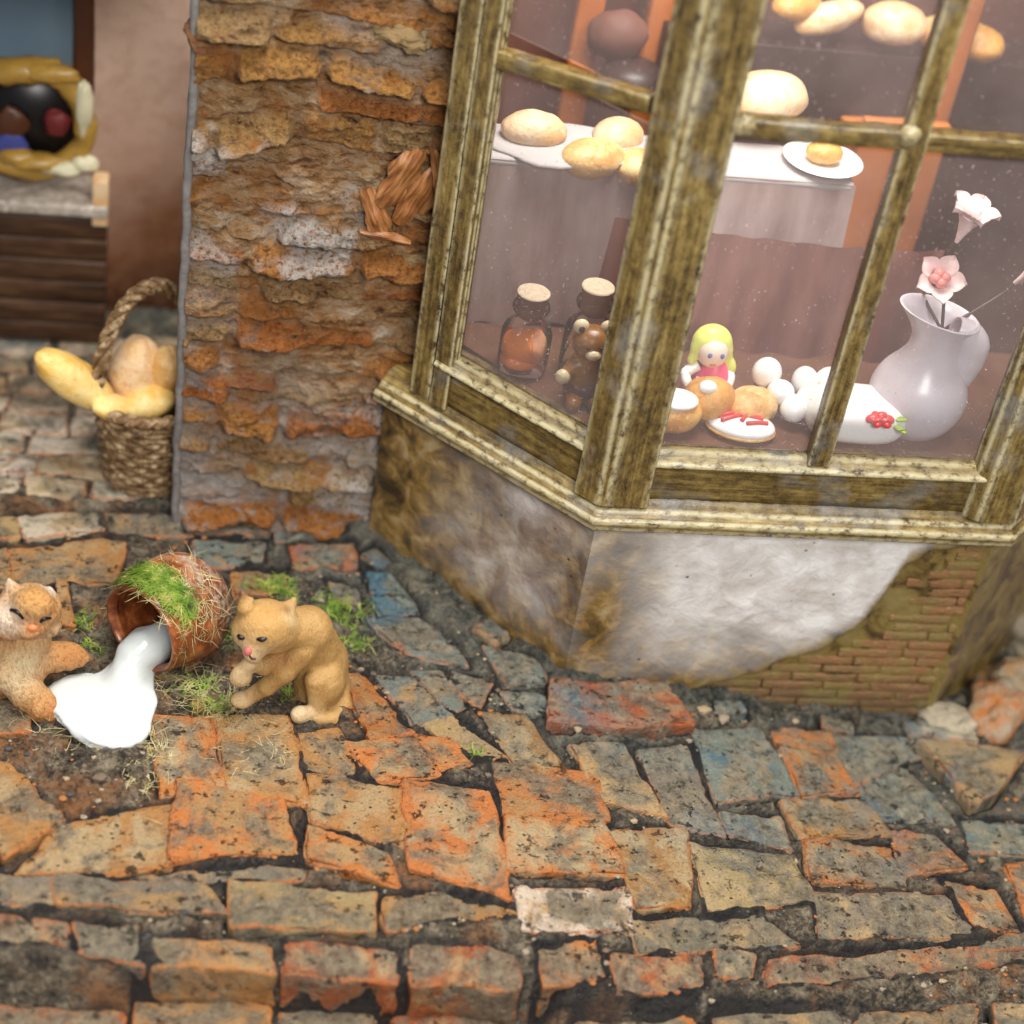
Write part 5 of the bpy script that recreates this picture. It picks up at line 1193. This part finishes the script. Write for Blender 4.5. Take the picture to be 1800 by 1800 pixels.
ears = [capsule(px3(431, 1068, 20.36), px3(427, 1041, 20.42), .12, .03), capsule(px3(436, 1068, 20.34), px3(440, 1056, 20.4), .1, .06), capsule(px3(506, 1076, 20.5), px3(516, 1054, 20.56), .13, .04), capsule(px3(498, 1072, 20.48), px3(508, 1060, 20.55), .12, .05)]
fn0 = union([union(K[:8], .12), union(K[8:12], .06), union(K[12:], .06), union(tail, .05), union(ears, .05)], .055)
creases = [capsule(px3(552, 1172, 20.2), px3(592, 1166, 20.4), .03, .03)]
def fn2(p):
    d = fn0(p)
    for (u, v, r) in ((417, 1199, 20.0), (423, 1201, 20.0), (429, 1199, 20.0)):                # toes of the raised paw
        q = px3(u, v, 19.93); e = capsule(q, q + [0, .02, .14], .016, .012)(p); d = np.maximum(d, -e)
    return d + .006 * fbm(p, 9, 2, 3)
V, Q, g = nets(fn2, px3(430, 1250, 20.9) - [.55, 1.35, .45], px3(600, 1060, 20.4) + [.45, 1.35, .8], .032)
face = px3(445, 1135, 20.05)
col = paint(V, (.44, .265, .095), [(px3(440, 1150, 20.0), .28, (.62, .48, .29)), (px3(466, 1085, 20.1), .35, (.48, .275, .085)), (px3(524, 1258, 20.15), .25, (.62, .50, .32)), (px3(428, 1230, 20.4), .25, (.62, .44, .24)), (px3(423, 1190, 20.06), .25, (.62, .46, .26)), (px3(520, 1085, 20.3), .16, (.70, .56, .32)), (px3(505, 1068, 20.4), .1, (.30, .15, .05)), (px3(426, 1044, 20.4), .09, (.20, .09, .04)), (px3(500, 1112, 20.2), .09, (.36, .19, .06)), (px3(490, 1160, 20.3), .2, (.36, .18, .06))])
obj('body', V, Q, mat=M['cat2'], parent=c2, attrs={'col': col})
for (ua, va, ub, vb_, uc, vc) in ((418, 1116, 423, 1119, 429, 1122), (451, 1123, 460, 1122.5, 469, 1122)):
    pts = [hit(fn0, ua, va), hit(fn0, ub, vb_ + 1.5), hit(fn0, uc, vc)]
    V, Q, T = tube([p for p in pts if p is not None], [.02, .045, .018], 8, 10); obj('eye', V, Q, T, M['black'], c2)
pts = [hit(fn0, *q) for q in ((439, 1153), (443, 1158), (449, 1158))]; V, Q, T = tube([p for p in pts if p is not None], .016, 6, 8); obj('mouth', V, Q, T, M['beardark'], c2)
nz = hit(fn0, 436, 1147); V, Q = blob(nz + [0, .02, 0], (.06, .06, .08), .3, .2, n=(14, 10)); obj('nose', V, Q, mat=M['nose'], parent=c2)
# -- ginger cat stretched towards the milk
c1_ = thing('ginger_cat', px3(0, 1230, 20.9), 'ginger cat figurine with shut eyes and white cheeks reaching both paws to the milk', 'cat')
K = [ellip(px3(52, 1073, 20.78), (.46, .40, .40)), ellip(px3(16, 1092, 20.62), (.28, .26, .28)), ellip(px3(82, 1098, 20.72), (.2, .2, .2)), ellip(px3(56, 1104, 20.48), (.19, .18, .15)), ellip(px3(58, 1062, 20.62), (.3, .25, .25)),
     capsule(px3(46, 1120, 20.95), px3(28, 1165, 20.95), .36, .46), capsule(px3(28, 1165, 20.95), px3(-60, 1190, 21.2), .46, .62), capsule(px3(-60, 1190, 21.2), px3(-150, 1205, 21.3), .62, .66)]
K += chain([px3(62, 1148, 20.95), px3(100, 1154, 21.0), px3(126, 1152, 21.05), px3(140, 1156, 21.05)], [.22, .20, .19, .14])
K += chain([px3(14, 1180, 20.62), px3(48, 1218, 20.42), px3(72, 1240, 20.34), px3(88, 1250, 20.32)], [.29, .24, .22, .17])
K += chain([px3(-150, 1220, 20.9), px3(-90, 1250, 20.7)], [.4, .22]); K += chain([px3(-200, 1215, 21.3), px3(-260, 1190, 21.0), px3(-280, 1150, 20.9)], [.25, .18, .12])
ears = [capsule(px3(20, 1050, 20.85), px3(15, 1018, 20.9), .16, .03), capsule(px3(30, 1046, 20.82), px3(20, 1026, 20.88), .12, .05), capsule(px3(80, 1058, 20.9), px3(88, 1031, 20.96), .14, .03), capsule(px3(72, 1052, 20.88), px3(84, 1040, 20.94), .1, .04)]
tufts = [capsule(px3(a, b, 20.6), px3(c_, d_, 20.55), .07, .015) for a, b, c_, d_ in ((90, 1100, 100, 1118), (94, 1080, 104, 1086), (8, 1105, -2, 1130), (24, 1112, 22, 1135), (84, 1108, 90, 1128))]
fn1b = union([union(K, .10), union(ears, .05), union(tufts, .05)], .05)
def fn1(p): return fn1b(p) + .022 * fbm(p * [1, 1, .6], 7, 3, 13) + .012 * np.abs(fbm(p, 14, 2, 17))
V, Q, g = nets(fn1, px3(-280, 1230, 21.3) - [.6, 1.3, .6], px3(145, 1040, 21.0) + [.4, 1.3, .9], .042)
col = paint(V, (.55, .29, .11), [(px3(12, 1090, 20.5), .3, (.72, .62, .50)), (px3(85, 1105, 20.7), .2, (.66, .52, .36)), (px3(55, 1110, 20.4), .14, (.66, .26, .09)), (px3(2, 1118, 20.5), .16, (.62, .22, .07)), (px3(58, 1050, 20.5), .25, (.58, .31, .10)), (px3(44, 1165, 20.6), .3, (.70, .56, .34)), (px3(20, 1200, 20.4), .25, (.66, .52, .32)), (px3(86, 1252, 20.3), .22, (.54, .18, .05)), (px3(130, 1152, 21.0), .25, (.50, .22, .07)), (px3(15, 1022, 20.9), .12, (.70, .58, .42)), (px3(88, 1036, 20.9), .12, (.76, .70, .60))])
obj('body', V, Q, mat=M['cat1'], parent=c1_, attrs={'col': col})
for tri in (((19, 1072), (31, 1076), (41, 1088)), ((71, 1093), (78, 1087.5), (89, 1087))):
    pts = [hit(fn1, *q) for q in tri]; V, Q, T = tube([p for p in pts if p is not None], [.025, .035, .02], 8, 12); obj('eye', V, Q, T, M['black'], c1_)
nz = hit(fn1, 57, 1104); V, Q = blob(nz, (.075, .05, .06), n=(14, 10)); obj('nose', V, Q, mat=M['nose1'], parent=c1_)

# ================================================================ TIPPED JAR, MILK, MOSS
jo = onz(247, 1108, .80)
jax = RT * .52 + HD * .85 + ZZ * -.03; jax /= np.linalg.norm(jax)
jar = thing('clay_jar', (jo + jax * .7) * [1, 1, 0], 'tipped over glazed brown clay jar with moss on its back, spilling milk', 'jar')
prof = [(.62, .12), (.645, .03), (.675, -.01), (.71, .0), (.735, .06), (.73, .14), (.76, .25), (.82, .45), (.86, .68), (.84, .9), (.76, 1.12), (.62, 1.28), (.5, 1.34), (0, 1.36)]
V, Q = lathe(spline(prof, 60), 72, jax, jo); V = V + (fbm(V, 1.5, 3, 9) * .02)[:, None]
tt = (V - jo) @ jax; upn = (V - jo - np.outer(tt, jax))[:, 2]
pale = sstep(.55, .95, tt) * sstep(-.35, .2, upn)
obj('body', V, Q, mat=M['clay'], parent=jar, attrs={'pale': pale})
V, Q = lathe(spline([(.62, .12), (.65, .2), (.72, .45), (.76, .68), (.72, .95), (.5, 1.2), (0, 1.24)], 40), 60, jax, jo); obj('inner_wall', V, Q[:, ::-1], mat=M['clay'], parent=jar, attrs={'pale': np.zeros(len(V))})
def pudd(u, v): return onground(u, v)
PU = [((128, 1225), .42), ((170, 1222), .48), ((215, 1222), .45), ((180, 1262), .46), ((215, 1275), .44), ((205, 1290), .36), ((130, 1240), .34), ((235, 1240), .34), ((165, 1275), .38), ((225, 1200), .34)]
def fnm(p):
    K = [ellip(pudd(*q) + [0, 0, .03], (r, r * .95, .06)) for q, r in PU]
    d = union(K, .12)(p)
    c0 = jo + jax * .6 + [0, 0, -.50]
    K2 = chain([c0, jo + jax * .12 + [-.02, 0, -.47], jo - jax * .06 + [-.03, -.02, -.52], jo - jax * .16 + [-.02, -.05, -.66], pudd(222, 1205) + [0, 0, .08]], [.30, .29, .26, .25, .28])
    K2 += [capsule(jo + jax * .3 + [.2, .0, -.42], jo - jax * .05 + [.14, 0, -.45], .18, .16), capsule(jo + jax * .3 + [-.2, .1, -.42], jo - jax * .05 + [-.14, .06, -.45], .16, .14)]
    e = union(K2, .1)(p); k = .16; h = np.clip(.5 + .5 * (e - d) / k, 0, 1)
    return e * (1 - h) + d * h - k * h * (1 - h) + .006 * fbm(p, 4, 2, 5)
pc_ = pudd(180, 1240); V, Q, _ = nets(fnm, pc_ - [1.3, 1.2, .3], jo + [.9, 1.0, .5], .04)
mk = obj('spilt_milk', V, Q, mat=M['milk']); tag(mk, 'white milk pouring from the clay jar into a puddle', 'milk')
def fibres(name, base, nrm, n, ln, wd, seed, mat, parent=None, spread=1.0, lie=.6):
    """many short curling strands rooted at base points"""
    r = np.random.default_rng(seed); k = r.integers(0, len(base), n); b = base[k]; nn = nrm[k]
    t = r.normal(size=(n, 3)); t -= nn * (t * nn).sum(1, keepdims=True); t /= np.linalg.norm(t, axis=1, keepdims=True)
    L = ln * r.uniform(.5, 1.5, n)[:, None]; s = np.cross(nn, t)
    curl = r.normal(size=(n, 1)) * .5
    P0 = b; P1 = b + nn * L * (1 - lie) * .6 + t * L * lie * .5; P2 = b + nn * L * (1 - lie) * .8 + t * L * lie + s * L * curl * .5; P3_ = b + nn * L * (.5 - lie * .4) + t * L * (lie + .25) + s * L * curl
    w_ = s * wd; w2 = nn * wd * .6
    V = np.stack([P0 - w_, P0 + w_, P1 - w_ + w2, P1 + w_ + w2, P2 - w_ * .8, P2 + w_ * .8, P3_], 1).reshape(-1, 3)
    o = np.arange(n)[:, None] * 7
    Q = np.concatenate([o + [0, 1, 3, 2], o + [2, 3, 5, 4]]); T = o + [4, 5, 6]
    return obj(name, V, Q, T, mat, parent)
r = np.random.default_rng(7); n = 2600
ss = r.uniform(.02, .95, n); th = r.uniform(0, 2 * math.pi, n)
e1 = np.cross(jax, [0, 0, 1]); e1 /= np.linalg.norm(e1); e2 = np.array([0, 0, 1.0])
rad_ = np.interp(ss, [q[1] for q in prof[3:]], [q[0] for q in prof[3:]])
dn = e1 * np.cos(th)[:, None] + e2 * np.sin(th)[:, None]; B = jo + jax * ss[:, None] + dn * rad_[:, None]
band = np.exp(-((ss - (.36 + .08 * np.sin(th * 2 + 1))) / .17) ** 2) * sstep(-.3, .15, np.sin(th) + .35 * np.maximum(0, np.cos(th))) * (.55 + .6 * vnoise(B * 2.2, 3))
keep = band > .30
tag_m = fibres('moss', B[keep], dn[keep], 2700, .2, .0055, 3, M['moss'], jar, lie=.72); tag_m['kind'] = 'stuff'; tag_m['label'] = 'bright green moss on the jar'
keep2 = (sstep(-.5, .2, np.sin(th)) * (ss > .0) * (vnoise(B * 1.7, 9) > -.25)) > .5
o = fibres('dry_strands', B[keep2], dn[keep2], 300, .24, .005, 5, M['straw'], jar, lie=.9); o['kind'] = 'stuff'; o['label'] = 'pale dry strands over the jar'
def tuft(name, spots, n, ln, seed, mat, label, wd=.007, lie=.6):
    r = np.random.default_rng(seed); B = []
    for (u, v, rx, ry, wgt) in spots:
        c = onground(u, v); m = int(300 * wgt); a = r.normal(size=(m, 2)) * [rx, ry]
        x, y = c[0] + a[:, 0], c[1] + a[:, 1]; B.append(np.stack([x, y, ground(x, y) + .01], 1))
    B = np.concatenate(B); o = fibres(name, B, np.tile([0, 0, 1.0], (len(B), 1)), n, ln, wd, seed, mat, lie=lie); tag(o, label, 'moss', kind='stuff'); return o
tuft('green_moss', [(480, 1030, .25, .12, 1.2), (530, 1050, .2, .1, 1), (600, 1085, .2, .2, 1.2), (620, 1130, .12, .15, .8), (405, 1115, .07, .14, .8), (585, 1068, .2, .1, .8)], 650, .16, 11, M['moss'], 'bright green moss on the paving behind the tan cat')
tuft('green_moss', [(345, 1205, .22, .12, 1), (375, 1240, .15, .1, 1), (150, 1090, .1, .12, .8), (160, 1140, .1, .08, .6), (505, 1222, .05, .08, .3), (840, 1330, .06, .05, .3)], 300, .15, 12, M['moss'], 'thin green moss on the soil between the jar and the tan cat')
tuft('dry_grass', [(330, 1200, .35, .2, 1), (390, 1240, .25, .15, 1), (250, 1320, .3, .2, .8), (240, 1360, .25, .25, .6), (150, 1300, .6, .25, .5), (440, 1330, .3, .2, .4)], 420, .3, 13, M['straw'], 'dry grass strands scattered around the milk', wd=.0045, lie=.9)
# grit and crumbled brick lying in the joints
r = np.random.default_rng(21); n = 4200
gx_ = r.uniform(-3.2, 14.0, n); gy_ = r.uniform(15.0, 25.0, n)
ix_ = np.clip(((gx_ - gx[0]) / .065).astype(int), 0, len(gx) - 1); iy_ = np.clip(((gy_ - gy[0]) / .065).astype(int), 0, len(gy) - 1)
zz_ = fz.reshape(len(gx), len(gy))[ix_, iy_]; dd_ = dmin.reshape(len(gx), len(gy))[ix_, iy_]
ok_ = (dd_ > .0) & (~((gx_ + gy_ > 27.6) & (gy_ > 21.4) & (gx_ > 2.9))); gx_, gy_, zz_ = gx_[ok_], gy_[ok_], zz_[ok_]; n = len(gx_)
ico = np.array([(0, 0, 1), (.89, 0, .45), (.28, .85, .45), (-.72, .53, .45), (-.72, -.53, .45), (.28, -.85, .45), (.72, .53, -.45), (-.28, .85, -.45), (-.89, 0, -.45), (-.28, -.85, -.45), (.72, -.53, -.45), (0, 0, -1)])
it = np.array([(0, 1, 2), (0, 2, 3), (0, 3, 4), (0, 4, 5), (0, 5, 1), (1, 6, 2), (2, 7, 3), (3, 8, 4), (4, 9, 5), (5, 10, 1), (6, 7, 2), (7, 8, 3), (8, 9, 4), (9, 10, 5), (10, 6, 1), (11, 7, 6), (11, 8, 7), (11, 9, 8), (11, 10, 9), (11, 6, 10)])
sz_ = .014 + .045 * r.random(n) ** 4
nb_ = 110; bx_ = np.concatenate([r.normal(-.3, 1.4, nb_ // 2), r.uniform(3.6, 12, nb_ // 2)]); by_ = np.concatenate([r.normal(20.0, .9, nb_ // 2), np.zeros(nb_ // 2)])
by_[nb_ // 2:] = np.where(bx_[nb_ // 2:] < 6.1, 27.4 - bx_[nb_ // 2:], 21.3) - np.abs(r.normal(0, .45, nb_ // 2))
ix_ = np.clip(((bx_ - gx[0]) / .065).astype(int), 0, len(gx) - 1); iy_ = np.clip(((by_ - gy[0]) / .065).astype(int), 0, len(gy) - 1); kk_ = (dmin.reshape(len(gx), len(gy))[ix_, iy_] > .02) & (np.hypot(bx_ - pc_[0], by_ - pc_[1] - .1) > 1.05) & (by_ < 21.2 - .0 * bx_)
gx_ = np.concatenate([gx_, bx_[kk_]]); gy_ = np.concatenate([gy_, by_[kk_]]); zz_ = np.concatenate([zz_, fz.reshape(len(gx), len(gy))[ix_, iy_][kk_]]); n = len(gx_); sz_ = np.concatenate([sz_, .05 + .11 * r.random(kk_.sum()) ** 1.6])
V = ico[None] * (sz_[:, None, None] * r.uniform(.6, 1.3, (n, 12, 3))) * np.array([1.2, 1, .7]) + np.stack([gx_, gy_, zz_ + sz_ * .3], 1)[:, None]
gcol = np.array([(.30, .12, .035), (.33, .25, .15), (.05, .05, .05), (.26, .21, .15), (.14, .10, .07)])[r.integers(0, 5, n)]
gcol = np.concatenate([np.repeat(gcol, 12, 0), np.ones((n * 12, 1))], 1)
gt = NT('grit'); M['grit'] = gt.fin(gt.attr('col', 'Color'), .6, gt.bump(gt.noise(gt.pos(), 40, 3), .6, .03), .4)
o = obj('grit', V.reshape(-1, 3), T=(it[None] + 12 * np.arange(n)[:, None, None]).reshape(-1, 3), mat=M['grit'], attrs={'col': gcol}, smooth=False)
tag(o, 'loose grit and brick crumbs lying in the paving joints', 'grit', kind='stuff')
